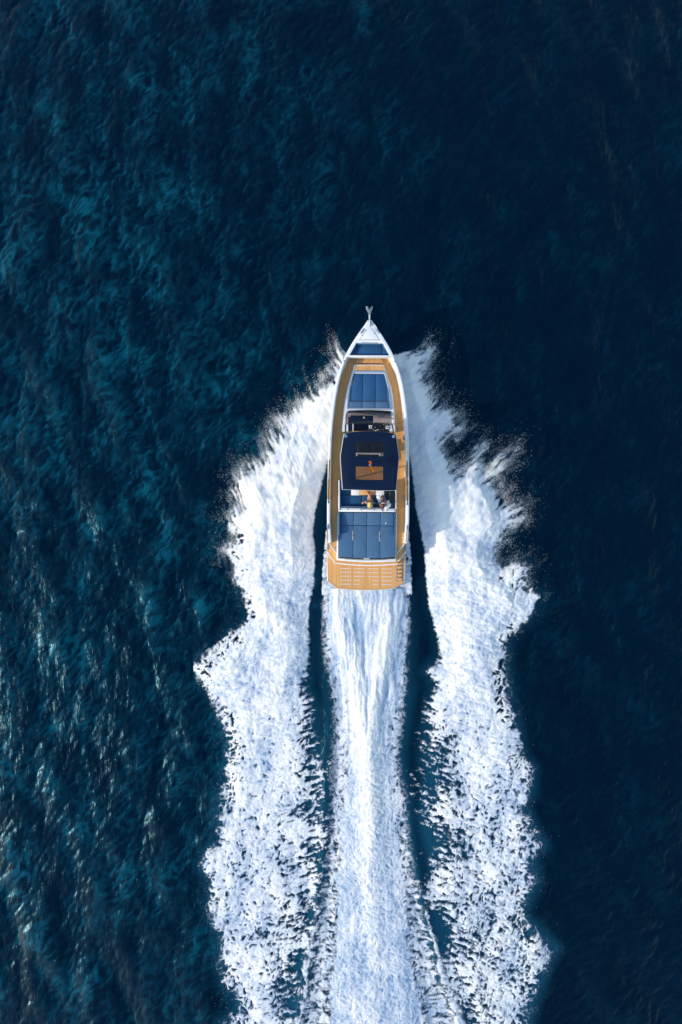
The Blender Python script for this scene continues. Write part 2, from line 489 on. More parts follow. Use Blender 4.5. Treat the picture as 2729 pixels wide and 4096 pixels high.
_q1 = fbm(FX, FY, 0.95, 3, 301); _q2 = fbm(FX, FY, 0.95, 3, 302)
_r1 = fbm(FX + 0.55 * _q1, FY + 0.55 * _q2, 0.48, 3, 303); _r2 = fbm(FX + 0.55 * _q1, FY + 0.55 * _q2, 0.48, 3, 304)
MX = FX + 0.26 * _q1 + 0.15 * _r1; MY = FY + 0.26 * _q2 + 0.15 * _r2
W1 = 1 - 3.4 * np.abs(fbm(MX, MY, 0.46, 3, 305, .58))
W2 = 1 - 3.2 * np.abs(fbm(MX, MY, 0.19, 2, 306, .5))
WEB = np.clip(0.58 * W1 + 0.42 * W2, -1.2, 1.0)           # marbled threads of froth, 1 on a thread, negative in a cell
def streak(dirx, diry, wl, ratio, seed, octs=3):
    d = np.array((dirx, diry)); d = d / np.hypot(*d)
    ux = FX + .45 * (WX - FX); uy = FY + .45 * (WY - FY)
    u = (ux * d[0] + uy * d[1]) / ratio; v = -ux * d[1] + uy * d[0]
    return fbm(u, v, wl, octs, seed)

def foam_material(name, spray=False):
    m, nt, b = new_mat(name)
    b.inputs['Roughness'].default_value = 0.75
    b.inputs['IOR'].default_value = 1.33
    b.inputs['Specular IOR Level'].default_value = 0.25
    at_t = N(nt, 'ShaderNodeAttribute', attribute_name='thickness')
    at_a = N(nt, 'ShaderNodeAttribute', attribute_name='cover')
    tc = N(nt, 'ShaderNodeTexCoord')
    nz = N(nt, 'ShaderNodeTexNoise')
    nz.inputs['Scale'].default_value = 9.0
    nz.inputs['Detail'].default_value = 6
    nz.inputs['Distortion'].default_value = 1.2
    nt.links.new(tc.outputs['Object'], nz.inputs['Vector'])
    ramp = N(nt, 'ShaderNodeValToRGB')
    e = ramp.color_ramp.elements
    e[0].position = 0.05; e[0].color = (0.05, 0.16, 0.27, 1)
    e[1].position = 1.0; e[1].color = (0.82, 0.815, 0.80, 1)
    k = ramp.color_ramp.elements.new(0.40); k.color = (0.33, 0.44, 0.60, 1)
    k = ramp.color_ramp.elements.new(0.75); k.color = (0.66, 0.69, 0.75, 1)
    md = N(nt, 'ShaderNodeMath', operation='MULTIPLY_ADD')
    md.inputs[1].default_value = 0.5; md.inputs[2].default_value = -0.25
    nt.links.new(nz.outputs[0], md.inputs[0])
    ad = N(nt, 'ShaderNodeMath', operation='ADD', use_clamp=True)
    nt.links.new(at_t.outputs['Fac'], ad.inputs[0]); nt.links.new(md.outputs[0], ad.inputs[1])
    nt.links.new(ad.outputs[0], ramp.inputs[0])
    nt.links.new(ramp.outputs[0], b.inputs['Base Color'])
    ng = N(nt, 'ShaderNodeTexNoise')
    ng.inputs['Scale'].default_value = 26.0
    ng.inputs['Detail'].default_value = 4
    nt.links.new(tc.outputs['Object'], ng.inputs['Vector'])
    mg = N(nt, 'ShaderNodeMath', operation='MULTIPLY_ADD')
    mg.inputs[1].default_value = 1.0; mg.inputs[2].default_value = -0.5
    nt.links.new(ng.outputs[0], mg.inputs[0])
    ad2 = N(nt, 'ShaderNodeMath', operation='ADD', use_clamp=True)
    nt.links.new(at_a.outputs['Fac'], ad2.inputs[0]); nt.links.new(mg.outputs[0], ad2.inputs[1])
    gt = N(nt, 'ShaderNodeMath', operation='MULTIPLY', use_clamp=True)
    nt.links.new(ad2.outputs[0], gt.inputs[0]); nt.links.new(at_a.outputs['Fac'], gt.inputs[1])
    sq = N(nt, 'ShaderNodeMath', operation='POWER', use_clamp=True); sq.inputs[1].default_value = 0.6
    nt.links.new(gt.outputs[0], sq.inputs[0])
    nt.links.new(sq.outputs[0], b.inputs['Alpha'])
    return m
M['foam'] = foam_material('sea_foam')

def build_foam(name, dens, thick, height, label):
    cover = sstep(0.0, 0.75, dens)
    q = np.maximum.reduce([dens[:-1, :-1], dens[:-1, 1:], dens[1:, 1:], dens[1:, :-1]]) > 0.02
    z = FH + wake_relief(FPX, FPY) + 0.012 + height * sstep(0, 0.5, dens)
    me = grid_mesh(name, FX + FDX, FY + FDY, z, q, {'cover': cover, 'thickness': np.clip(thick, 0, 1)})
    o = link(name, me, M['foam'])
    tag(o, label, 'foam', None, 'stuff')
    return o

def band(out_poly, in_poly, side, name, label, seed):
    s = signed(out_poly + in_poly)
    up = 1 - sstep(1950, 2350, FPY)                       # 1 in the flung spray near the bow
    low = sstep(2450, 3200, FPY)
    ins = s > 0
    row = FPX[0][None, :]
    lo = np.where(ins, row, 1e9).min(1); hi = np.where(ins, row, -1e9).max(1)
    ok = ins.any(1); rows = np.arange(len(GY))
    lo = np.interp(rows, rows[ok], lo[ok]); hi = np.interp(rows, rows[ok], hi[ok])
    ker = np.ones(25) / 25
    lo = np.convolve(np.pad(lo, 12, 'edge'), ker, 'valid'); hi = np.convolve(np.pad(hi, 12, 'edge'), ker, 'valid')
    xi, xo = ((lo, hi) if side > 0 else (hi, lo))
    xi = xi[:, None]; xo = xo[:, None]
    t = np.clip((FPX - xi) / np.where(np.abs(xo - xi) < 1, 1, xo - xi), 0, 1)     # 0 at the hull side, 1 outside
    outer = sstep(0.15, 0.5, t)
    st = streak(0.72, 0.62, 0.20, 5.0, seed) if side > 0 else streak(-0.42, 0.90, 0.20, 5.0, seed)
    across = streak(1.0, -0.35 * side, 0.20, 2.8, seed + 4)
    edge = s + (18 * MID + 10 * FINE) * (0.35 + 0.65 * outer) + up * outer * (12 + 38 * st + 26 * BIG) + low * (1 - t) * 62 * across
    edge = edge + (1 - up) * outer * 34 * (billow(FX + .25 * _q1, FY + .25 * _q2, 1.5, 2, seed + 13) - 0.28)
    E = 14 + outer * (16 + 60 * up) + 78 * low * (1 - outer)
    cov = np.clip(edge / E, -1, 1)
    inner_ragged = low * (1 - sstep(0.05, 0.45, t))
    lacy = (0.50 + 0.45 * low) * (1 - 0.8 * up)
    right = 0.16 * low if side > 0 else 0.0
    age = 0.10 * sstep(2300, 2900, FPY) + 0.17 * sstep(2700, 3900, FPY) + (0.10 * low if side > 0 else 0.0)
    web = WEB * (1 - 0.88 * up)
    d = cov * (1.05 - age) + (web - 0.15) * (0.34 + 0.46 * low) + (0.30 * BIG + 0.38 * LONG) * low - age * 0.75 - inner_ragged * (0.10 - 0.9 * BIG - 0.45 * across) + up * outer * (0.26 * st + 0.10 * FINE)
    d = d - low * (1 - sstep(0.12, 0.62, t)) * np.clip(0.16 - 1.5 * across - .5 * BIG, 0, 1) * 0.85
    rim = np.exp(-((s - 40) / 24) ** 2) * np.clip(BIG * 3.2 + .35, 0, 1) * (1 - up) * outer
    d = d - rim * (0.95 - 1.15 * WEB)
    d = np.where(cov <= -0.9, -1, d)
    thick = 0.56 + 0.16 * np.clip(cov, 0, 1) + 0.26 * (web - 0.2) + 0.26 * BIG * (1 - .5 * up) + 0.40 * LONG + 0.15 * PUFF + 0.22 * across * (1 - up) + up * (0.25 * st + 0.20) - 0.35 * age
    core = np.clip(s / 90, 0, 1)
    rise = 0.70 * up * core * (1 - 0.5 * t) + (0.08 + 0.25 * (1 - low) * (1 - up)) * core
    rise = rise * (1 + 0.35 * PUFF)
    amp = 0.008 + 0.018 * (1 - up)
    h = rise + amp * (0.5 + 0.9 * WEB) + 0.06 * (1 - up) * PUFF + 0.035 * across * (1 - up) + 0.030 * up * st + 0.05 * up * MID
    build_foam(name, d, thick, np.maximum(h, 0.0), label)
    return s, edge, t

sL, eL, tL = band(LEFT_OUT + LEFT_LOW, LEFT_IN, -1, 'bow_wave_foam', 'broad white band of bow wave foam on the sunlit port side of the boat', 81)
sR, eR, tR = band(RIGHT_OUT + RIGHT_LOW, RIGHT_IN, 1, 'bow_wave_foam', 'broad white band of bow wave foam on the shaded starboard side of the boat', 91)

def centre_wake():
    s = signed(CEN)
    xl = xof(CORE_L, FPY); xr = xof(CORE_R, FPY)
    core = np.minimum(FPX - xl, xr - FPX)
    near = 1 - sstep(2700, 3200, FPY)
    low = sstep(3200, 3700, FPY)
    ribs = fbm(FX * 0.42 + 0.25 * MID, FY + 0.12 * MID, 0.22, 3, 101)
    fan = (FPX - 1467) / np.interp(FPY, [2350, 2900, 4300], [1.0, 0.72, 0.9]) / SC
    longs = fbm(fan + .13 * MID + .03 * FINE, FY / 5.0 + .3 * BIG, 0.42, 4, 111)
    fine = fbm(fan + .10 * MID, FY / 3.5, 0.14, 2, 115)
    ec = core + 16 * MID + 10 * FINE
    lacy = 0.50 * np.clip(s / 34, -1, 1) - 0.10 + (WEB - 0.15) * 0.40 + ribs * (0.15 + 0.75 * low) + 0.35 * near * np.clip((core + 45) / 45, -1, 1)
    full = np.clip(ec / 26, -1, 1) * 1.1 + 0.25 * (WEB - .3)
    d = np.maximum(np.where(s + 10 * FINE > 0, lacy, -1), full)
    rl = np.abs(FPX + 6 - xof(RIDGE_L, FPY)); rr = np.abs(FPX - 4 - xof(RIDGE_R, FPY))
    wd = np.interp(FPY, [3400, 3700, 4100], [5, 9, 22]) * np.clip(1 + 1.6 * MID + 1.2 * BIG, .2, 2.2)
    rl = np.abs(FPX + 6 - xof(RIDGE_L, FPY) + 20 * MID + 8 * FINE); rr = np.abs(FPX - 4 - xof(RIDGE_R, FPY) + 20 * MID + 8 * FINE)
    crest_ = np.maximum(np.exp(-(rl / wd) ** 2) * sstep(3350, 3900, FPY), np.exp(-(rr / wd) ** 2) * sstep(3400, 3750, FPY))
    d = np.maximum(d, crest_ * (0.72 + .5 * MID + .45 * (WEB - .2)) - 0.20)
    d = np.where(FPY < 2352, -1, d)
    # ridges: two jets that meet, then one long crest
    y = FPY
    r1 = np.interp(y, [2350, 2600, 2830, 2950, 3300, 4300], [1345, 1395, 1440, 1462, 1484, 1500])
    r2 = np.interp(y, [2350, 2600, 2830, 2950, 3300, 4300], [1590, 1535, 1490, 1475, 1488, 1500])
    g = lambda c, w: np.exp(-((FPX - c) / w) ** 2)
    rid = np.maximum(g(r1, 34), g(r2, 34))
    fade = np.interp(y, [2350, 2500, 2900, 3300, 3700, 4300], [.3, .7, 1, .8, .35, .25])
    mid = np.clip(core / 80, 0, 1)
    h = 0.06 + 0.20 * rid * fade + 0.12 * mid + 0.10 * near * longs + 0.012 * near * fine + (0.015 + 0.028 * (1 - near)) * (0.5 + 0.9 * WEB) + 0.06 * low * MID
    th = 0.60 + 0.26 * rid * fade + near * (0.46 * longs + 0.16 * fine) + (0.20 * (WEB - 0.2) + 0.26 * longs) * (1 - .75 * near) + 0.16 * BIG + 0.26 * LONG + 0.12 * PUFF - 0.06 * low
    th = np.where(core < 0, np.minimum(th, 0.58 + 0.35 * (WEB - .1)), th)
    th = th * (1 - .8 * crest_) + .8 * crest_ * (0.50 + .3 * WEB)
    h = h * np.where(core < 0, np.clip(1 + core / 40, 0.25, 1), 1)
    build_foam('stern_wake_foam', d, th, np.maximum(h, 0), 'straight white prop wash trailing from the swim platform between the two foam bands')
    return s
sC = centre_wake()

# thin wash that runs along both sides of the hull at the stern
def side_wash():
    lx_ = np.interp(FPY, [2060, 2150, 2250, 2380], [1309, 1298, 1288, 1284])
    rx_ = np.interp(FPY, [2060, 2150, 2250, 2380], [1634, 1640, 1648, 1650])
    on = sstep(2050, 2120, FPY) * (1 - sstep(2360, 2400, FPY))
    wl = (1 - sstep(-8, 6, lx_ - FPX)) * (FPX < 1400); wr = (1 - sstep(-8, 6, FPX - rx_)) * (FPX > 1500)
    d = on * (np.maximum(wl, wr) * 1.25 + (LACE - .45) * .7 + .4 * FINE) - 0.45
    d = np.where((FPX > 1360) & (FPX < 1585), -1, d)
    build_foam('hull_side_foam', d, 0.62 + .5 * (LACE - .4), 0.05 + 0.05 * (0.7 - BUMP), 'thin line of white wash hugging the hull sides near the stern')
side_wash()

# ---- spray droplets
def droplets(name, s, t, side, count, label, seed):
    rng = np.random.default_rng(seed)
    up = 1 - sstep(2000, 2500, FPY)
    st = streak(0.62, 0.78, 0.25, 4.0, seed) if side > 0 else streak(-0.30, 0.95, 0.25, 4.0, seed)
    p = (0.06 + 1.0 * up) * np.exp(-np.abs(s - 10) / 17) * (t > 0.35) * np.clip(0.45 + 1.3 * st + 0.9 * MID + .4 * FINE, 0, 2)
    p += 0.10 * (up > .3) * np.exp(-np.abs(s + 26) / 24) * np.clip(st * 2 + 1.5 * MID - .25, 0, 2) * (t > .5)
    p = np.where((s < -110) | (np.abs(FPX - 1472) < 4 + np.interp(FPY, [a for a, b in SHEER], [b for a, b in SHEER])), 0, p)
    cp = np.cumsum(p.ravel()); cp /= cp[-1]
    k = np.searchsorted(cp, rng.random(count))
    n = len(k)
    x = FX.ravel()[k] + rng.uniform(-.03, .03, n); y = FY.ravel()[k] + rng.uniform(-.03, .03, n)
    z = 0.08 + rng.random(n) ** 1.6 * (0.15 + 0.75 * up.ravel()[k]) + FH.ravel()[k]
    r = np.clip(0.0042 * np.exp(rng.normal(0, 0.34, n)), 0.0026, 0.009)
    octa = np.array([(1, 1, 1), (-1, -1, 1), (-1, 1, -1), (1, -1, -1)], float) * .8
    tri = np.array([(0, 1, 3), (0, 2, 1), (0, 3, 2), (1, 2, 3)])
    sc_ = np.stack([r, r * rng.uniform(1, 2.2, n), r], -1)
    loc = octa[None] * sc_[:, None, :]
    a = rng.normal(-0.5 * side, 0.4, n); ca, sa = np.cos(a)[:, None], np.sin(a)[:, None]
    lx_, ly_ = loc[..., 0] * ca - loc[..., 1] * sa, loc[..., 0] * sa + loc[..., 1] * ca
    co = np.stack([lx_ + x[:, None], ly_ + y[:, None], loc[..., 2] + z[:, None]], -1).reshape(-1, 3)
    f = (tri[None] + (np.arange(n) * 4)[:, None, None]).reshape(-1, 3)
    me = bpy.data.meshes.new(name)
    me.vertices.add(len(co)); me.vertices.foreach_set('co', co.astype(np.float32).ravel())
    me.loops.add(f.size); me.loops.foreach_set('vertex_index', f.astype(np.int32).ravel())
    me.polygons.add(len(f)); me.polygons.foreach_set('loop_start', np.arange(0, f.size, 3, dtype=np.int32))
    me.polygons.foreach_set('loop_total', np.full(len(f), 3, np.int32))
    me.update(calc_edges=True)
    me.polygons.foreach_set('use_smooth', np.full(len(f), True))
    tag(link(name, me, M['drop']), label, 'spray', None, 'stuff')
M['drop'] = mat('water_droplets', (0.82, 0.87, 0.90), 0.3, var=0.05, ior=1.33)
droplets('bow_spray', sL, tL, -1, 26000, 'fine droplets of spray flung off the port bow wave', 121)
droplets('bow_spray', sR, tR, 1, 30000, 'fine droplets of spray flung off the starboard bow wave', 131)

# ---- the sea itself
def sea():
    def axis(lo, hi, st):
        a = np.arange(lo, hi + 1e-6, st)
        g = st * 1.3 ** np.arange(1, 44)
        g = np.cumsum(g); g = g[g < 9000]
        return np.concatenate([lo - g[::-1], a, hi + g])
    X, Y = np.meshgrid(axis(-18.6, 18.6, 0.07), axis(-27.3, 27.3, 0.07))
    h, dx, dy, px, py = sea_fields(X, Y)
    z = h + wake_relief(px, py)
    # the hull presses the water down a little and the bands stand on a gentle trough
    air = np.zeros_like(X)
    gx = np.clip((X - GX[0]) / GRES, 0, len(GX) - 1).astype(int); gy = np.clip((Y - GY[0]) / GRES, 0, len(GY) - 1).astype(int)
    inside = (X > GX[0]) & (X < GX[-1]) & (Y > GY[0]) & (Y < GY[-1])
    s = np.maximum(np.maximum(sL, sR), sC)[gy, gx]
    air = np.where(inside, sstep(-55, 30, s) * (0.35 + 0.75 * sstep(2300, 3300, py)), 0)
    z = z - 0.02 * air
    # sky reflections painted as teal on the small crests: folded where the surface converges, drawn out into threads
    stx = np.gradient(X, axis=1); sty = np.gradient(Y, axis=0)
    fold = -(np.gradient(dx, axis=1) / stx + np.gradient(dy, axis=0) / sty)
    wx = X + 0.55 * fbm(X, Y, 2.2, 3, 201) + .12 * fbm(X, Y, .5, 2, 203); wy = Y + 0.55 * fbm(X, Y, 2.2, 3, 202) + .12 * fbm(X, Y, .5, 2, 204)
    u = wx * 0.80 - wy * 0.60; v = (wx * 0.60 + wy * 0.80) / 2.6
    th = 1 - 3.6 * np.abs(fbm(u, v, 0.42, 3, 211, .55))
    u2 = wx * 0.98 + wy * 0.2; v2 = (-wx * 0.2 + wy * 0.98) / 2.2
    t2 = 1 - 4.2 * np.abs(fbm(u2, v2, 1.5, 4, 215, .6))
    patch = fbm(X, Y * .5, 4.2, 3, 221)
    near = (1 - sstep(22, 60, np.hypot(X, Y))) * (0.28 + 0.97 * (1 - sstep(-13, 7, X)))  # painted glints weigh heavier on the sunward left
    fs = fold / (fold[np.hypot(X, Y) < 25].std() + 1e-9)
    hs = h / (h[np.hypot(X, Y) < 25].std() + 1e-9)
    web = 1 - 3.0 * np.abs(fbm(wx * .75, wy * .42, 0.9, 4, 231, .62))
    p2 = fbm(X, Y * .6, 1.7, 3, 241)
    crest_glint = (0.55 * sstep(0.6, 2.6, fs) + 0.62 * np.clip(th - .15, 0, 1) * np.clip(.45 + .7 * p2 + .08 * hs, 0, 1.1)
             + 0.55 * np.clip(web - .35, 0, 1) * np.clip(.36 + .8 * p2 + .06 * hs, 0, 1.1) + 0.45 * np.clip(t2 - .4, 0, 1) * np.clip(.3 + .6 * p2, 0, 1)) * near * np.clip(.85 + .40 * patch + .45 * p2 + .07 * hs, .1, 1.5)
    crest_glint = np.clip(crest_glint, 0, 1.5) ** 1.45 * 1.45
    me = grid_mesh('sea', X + dx, Y + dy, z, None, {'air': air, 'crest_glint': crest_glint})
    o = link('sea', me, M['water'])
    o['kind'] = 'structure'
    o['label'] = 'dark blue open sea with small wind waves'
    return o

def water_material():
    m, nt, b = new_mat('sea_water')
    b.inputs['IOR'].default_value = 1.333
    b.inputs['Specular IOR Level'].default_value = 0.37
    b.inputs['Specular Tint'].default_value = (0.12, 0.68, 1.0, 1)
    b.inputs['Roughness'].default_value = 0.20
    aa = N(nt, 'ShaderNodeAttribute', attribute_name='air')
    tc = N(nt, 'ShaderNodeTexCoord')
    mp = N(nt, 'ShaderNodeMapping')
    mp.inputs['Rotation'].default_value = (0, 0, math.radians(30))
    mp.inputs['Scale'].default_value = (1.0, 0.38, 1.0)
    nt.links.new(tc.outputs['Object'], mp.inputs[0])
    nz = N(nt, 'ShaderNodeTexNoise')
    nz.inputs['Scale'].default_value = 5.5
    nz.inputs['Detail'].default_value = 5
    nz.inputs['Roughness'].default_value = 0.6
    nz.inputs['Distortion'].default_value = 0.8
    nt.links.new(mp.outputs[0], nz.inputs['Vector'])
    bp = N(nt, 'ShaderNodeBump')
    bp.inputs['Strength'].default_value = 0.55
    bp.inputs['Distance'].default_value = 0.05
    nt.links.new(nz.outputs[0], bp.inputs['Height'])
    nt.links.new(bp.outputs[0], b.inputs['Normal'])
    n2 = N(nt, 'ShaderNodeTexNoise')
    n2.inputs['Scale'].default_value = 0.09
    n2.inputs['Detail'].default_value = 3
    nt.links.new(tc.outputs['Object'], n2.inputs['Vector'])
    m1 = N(nt, 'ShaderNodeMix', data_type='RGBA')
    m1.inputs[6].default_value = (0.0001, 0.0036, 0.0122, 1)
    m1.inputs[7].default_value = (0.0001, 0.0052, 0.0160, 1)
    nt.links.new(n2.outputs[0], m1.inputs[0])
    m2 = N(nt, 'ShaderNodeMix', data_type='RGBA')
    m2.inputs[7].default_value = (0.006, 0.050, 0.095, 1)
    nt.links.new(m1.outputs[2], m2.inputs[6])
    nt.links.new(aa.outputs['Fac'], m2.inputs[0])
    ac = N(nt, 'ShaderNodeAttribute', attribute_name='crest_glint')
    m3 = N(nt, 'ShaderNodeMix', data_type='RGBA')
    m3.inputs[7].default_value = (0.002, 0.058, 0.098, 1)  # teal of reflected sky, put into the base colour
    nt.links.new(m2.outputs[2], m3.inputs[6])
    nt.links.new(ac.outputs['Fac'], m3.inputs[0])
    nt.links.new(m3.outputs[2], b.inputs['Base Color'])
    return m
M['water'] = water_material()
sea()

# ================================================================== the boat
boat = bpy.data.objects.new('motor_yacht', None)
COL.objects.link(boat)
boat.location = BO
boat.rotation_euler = (0, 0, BR)
tag(boat, 'white open motor yacht with teak decks and dark blue hardtop speeding up the picture', 'boat')

Z_DECK, Z_MID, Z_PLAT = 1.36, 0.98, 0.58
Z_TRUNK = 1.62
def zcap(py): return float(np.interp(py, [1281, 1425, 1650, 2000, 2172], [2.08, 2.0, 1.88, 1.82, 1.80]))
def cap_half(py): return float(np.interp(py, [a for a, b in SHEER], [b for a, b in SHEER]))
TEAK_HALF = [(1427, 79), (1458, 88), (1476, 96), (1504, 109), (1541, 118), (1586, 126), (1630, 132), (1690, 138), (1750, 142), (1800, 144.5), (1900, 147), (2000, 148.5), (2085, 148.5), (2160, 148)]
def teak_half(py): return float(np.interp(py, [a for a, b in TEAK_HALF], [b for a, b in TEAK_HALF]))

def hull():
    bm = bmesh.new()
    rows = []
    st = [p for p, _ in SHEER] + [2175, 2300, 2332]
    for i, py in enumerate(st):
        if py <= 2172:
            z = zcap(py); hw = HW(cap_half(py), z); y = VY(py, z)
        else:
            z = 0.50
            hw = HW({2175: 152, 2300: 149, 2332: 132}[py], z); y = VY(py, z)
        f = max(0.0, 1 - i / 9.0)
        rake = 1.5 * f ** 1.3
        sec = [(hw, z, 0), (hw * .992, z - .12, 0.02), (hw * (.95 - .25 * f), min(z - .2, 1.0), rake * .35), (hw * (.9 - .5 * f), min(z - .3, 0.32), rake * .75), (hw * (.55 - .3 * f), -0.12, rake), (0.0, -0.5 + 0.45 * f, rake * 1.05)]
        ring = [bm.verts.new((-a, y - r, zz)) for a, zz, r in sec] + [bm.verts.new((a, y - r, zz)) for a, zz, r in reversed(sec[:-1])]
        rows.append(ring)
    for A, B in zip(rows[:-1], rows[1:]):
        for k in range(len(A) - 1):
            bm.faces.new((A[k], A[k + 1], B[k + 1], B[k]))
    bm.faces.new(rows[-1]); bm.faces.new(rows[0])
    finish('hull', bm, M['gelcoat'], boat, 35)
hull()

def bulwarks():
    ys = [1427, 1445, 1458, 1476, 1504, 1541, 1586, 1630, 1690, 1750, 1800, 1838, 1900, 1960, 2030, 2085, 2130, 2172]
    for sgn in (-1, 1):
        bm = bmesh.new()
        rows = []
        for py in ys:
            z = zcap(py); ho = HW(cap_half(py), z); y = VY(py, z)
            cw = 12.0 if py > 1500 else 10.0
            hi = HW(cap_half(py) - cw, z)
            yd = VY(py, Z_DECK); ht = HW(teak_half(py), Z_DECK)
            sec = [(ho + .004, y, z - .06), (ho, y, z + .012), (ho - .03, y, z + .03), (hi + .02, y, z + .03), (hi, y, z + .015), (min(ht, hi - .01), yd, Z_DECK - .02)]
            rows.append([bm.verts.new((sgn * a, b, c)) for a, b, c in sec])
        for A, B in zip(rows[:-1], rows[1:]):
            for k in range(len(A) - 1):
                bm.faces.new((A[k], A[k + 1], B[k + 1], B[k]))
        bm.faces.new(rows[0]); bm.faces.new(rows[-1])
        finish('bulwark', bm, M['gelcoat'], boat, 40)
bulwarks()

# bow plate with the seat well cut into it
def bow_deck():
    z = 2.05
    ys = [1281, 1310, 1345, 1380, 1410, 1427]
    rt = [(HW(cap_half(p), z), VY(p, z)) for p in ys]
    ol = rt + [(-a, b) for a, b in reversed(rt)]
    well = pts(CA, [(612, 597), (985, 600), (1080, 772), (518, 768)], z)
    prism('bow_deck', ol, 1.7, lambda x, y: z + .03 if y > VY(1300, z) else z, M['gelcoat'], boat, holes=[well], bevel=0.015)
    prism('well_floor', pts(CA, [(606, 592), (990, 594), (1086, 777), (512, 774)], 1.7), 1.55, 1.66, M['cushion_frame'], boat)
    q = 'bow_seat_cushion'
    prism(q, pts(CA, [(626, 622), (966, 624), (968, 764), (622, 762)], 1.85), 1.66, 1.84, M['seat_blue'], boat, bevel=.03)
    prism(q, pts(CA, [(618, 626), (616, 762), (534, 762)], 1.85), 1.66, 1.83, M['seat_blue'], boat, bevel=.02)
    prism(q, pts(CA, [(974, 628), (1064, 764), (974, 764)], 1.85), 1.66, 1.83, M['seat_blue'], boat, bevel=.02)
    b = 'bow_seat_backrest'
    prism(b, pts(CA, [(614, 600), (984, 602), (970, 620), (622, 618)], 1.95), 1.66, 1.98, M['cushion'], boat, bevel=.015)
    prism(b, pts(CA, [(608, 606), (617, 622), (534, 762), (521, 765)], 1.95), 1.66, 1.97, M['cushion'], boat, bevel=.012)
    prism(b, pts(CA, [(986, 608), (1077, 768), (1063, 765), (975, 622)], 1.95), 1.66, 1.97, M['cushion'], boat, bevel=.012)
    prism('seat_latch', pts(CA, [(686, 596), (908, 598), (908, 603), (686, 601)], 2.0), 1.98, 2.062, M['fitting'], boat)
    # anchor locker hatch in its groove
    g = pts(CA, [(797, 358), (944, 556), (938, 562), (660, 558), (654, 552)], z)
    prism('hatch_groove', g, z - .02, z + .004, M['groove'], boat)
    prism('anchor_hatch', pts(CA, [(797, 366), (937, 555), (661, 552)], z), z - .01, z + .012, M['gelcoat'], boat, bevel=.004)
    for vx, vy in ((742, 426), (694, 496), (866, 465)):
        x, y = at(CA, vx, vy, z)
        disc('hatch_hinge', x, y, z, z + .03, .025, M['fitting'], boat, 10)
    for (a, b_) in (((714, 404), (672, 464)), ((886, 404), (930, 464))):
        pa = at(CA, *a, z); pb = at(CA, *b_, z)
        strip('cleat', [pa, pb], .05, z + .002, z + .05, M['steel'], boat)
bow_deck()

def anchor():
    z = 2.08
    x0, y0 = at(CA, 797, 360, z); x1, y1 = at(CA, 796, 215, z)
    ch = prism('bow_roller', quad(CA, 780, 290, 822, 362, z), z - .02, z + .035, M['steel'], boat, bevel=.01)
    prism('roller_slot', quad(CA, 790, 296, 812, 358, z), z + .03, z + .042, M['fitting'], ch)
    a = tube('anchor', [(x0, y0, z + .07), (x1, y1 - .2, z + .08), (x1, y1, z + .05)], [.035, .035, .045], M['steel'], boat)
    bm = bmesh.new()
    zz = z
    top = pts(CA, [(742, 92), (762, 88), (797, 108), (826, 90), (842, 90), (838, 118), (818, 175), (812, 222), (778, 222), (774, 180), (748, 122)], zz)
    zs = [.0, .02, -.1, .02, .0, .0, .03, .06, .06, .03, .0]
    vs = [bm.verts.new((p[0], p[1], zz + d)) for p, d in zip(top, zs)]
    c = at(CA, 797, 165, zz)
    cv = bm.verts.new((c[0], c[1], zz + .05))
    for i in range(len(vs)):
        bm.faces.new((vs[i], vs[(i + 1) % len(vs)], cv))
    r = bmesh.ops.solidify(bm, geom=bm.faces[:], thickness=.02)
    finish('fluke', bm, M['steel'], a, 25)
    tube('shackle', [(x1, y1 + .06, z + .14), (x1, y1 + .2, z + .15)], .028, M['fitting'], a)
anchor()

for vx, vy in ((443, 853), (1150, 858)):
    x, y = at(CA, vx, vy, 2.02)
    disc('navigation_light', x, y, 2.0, 2.06, .04, M['fitting'], boat)

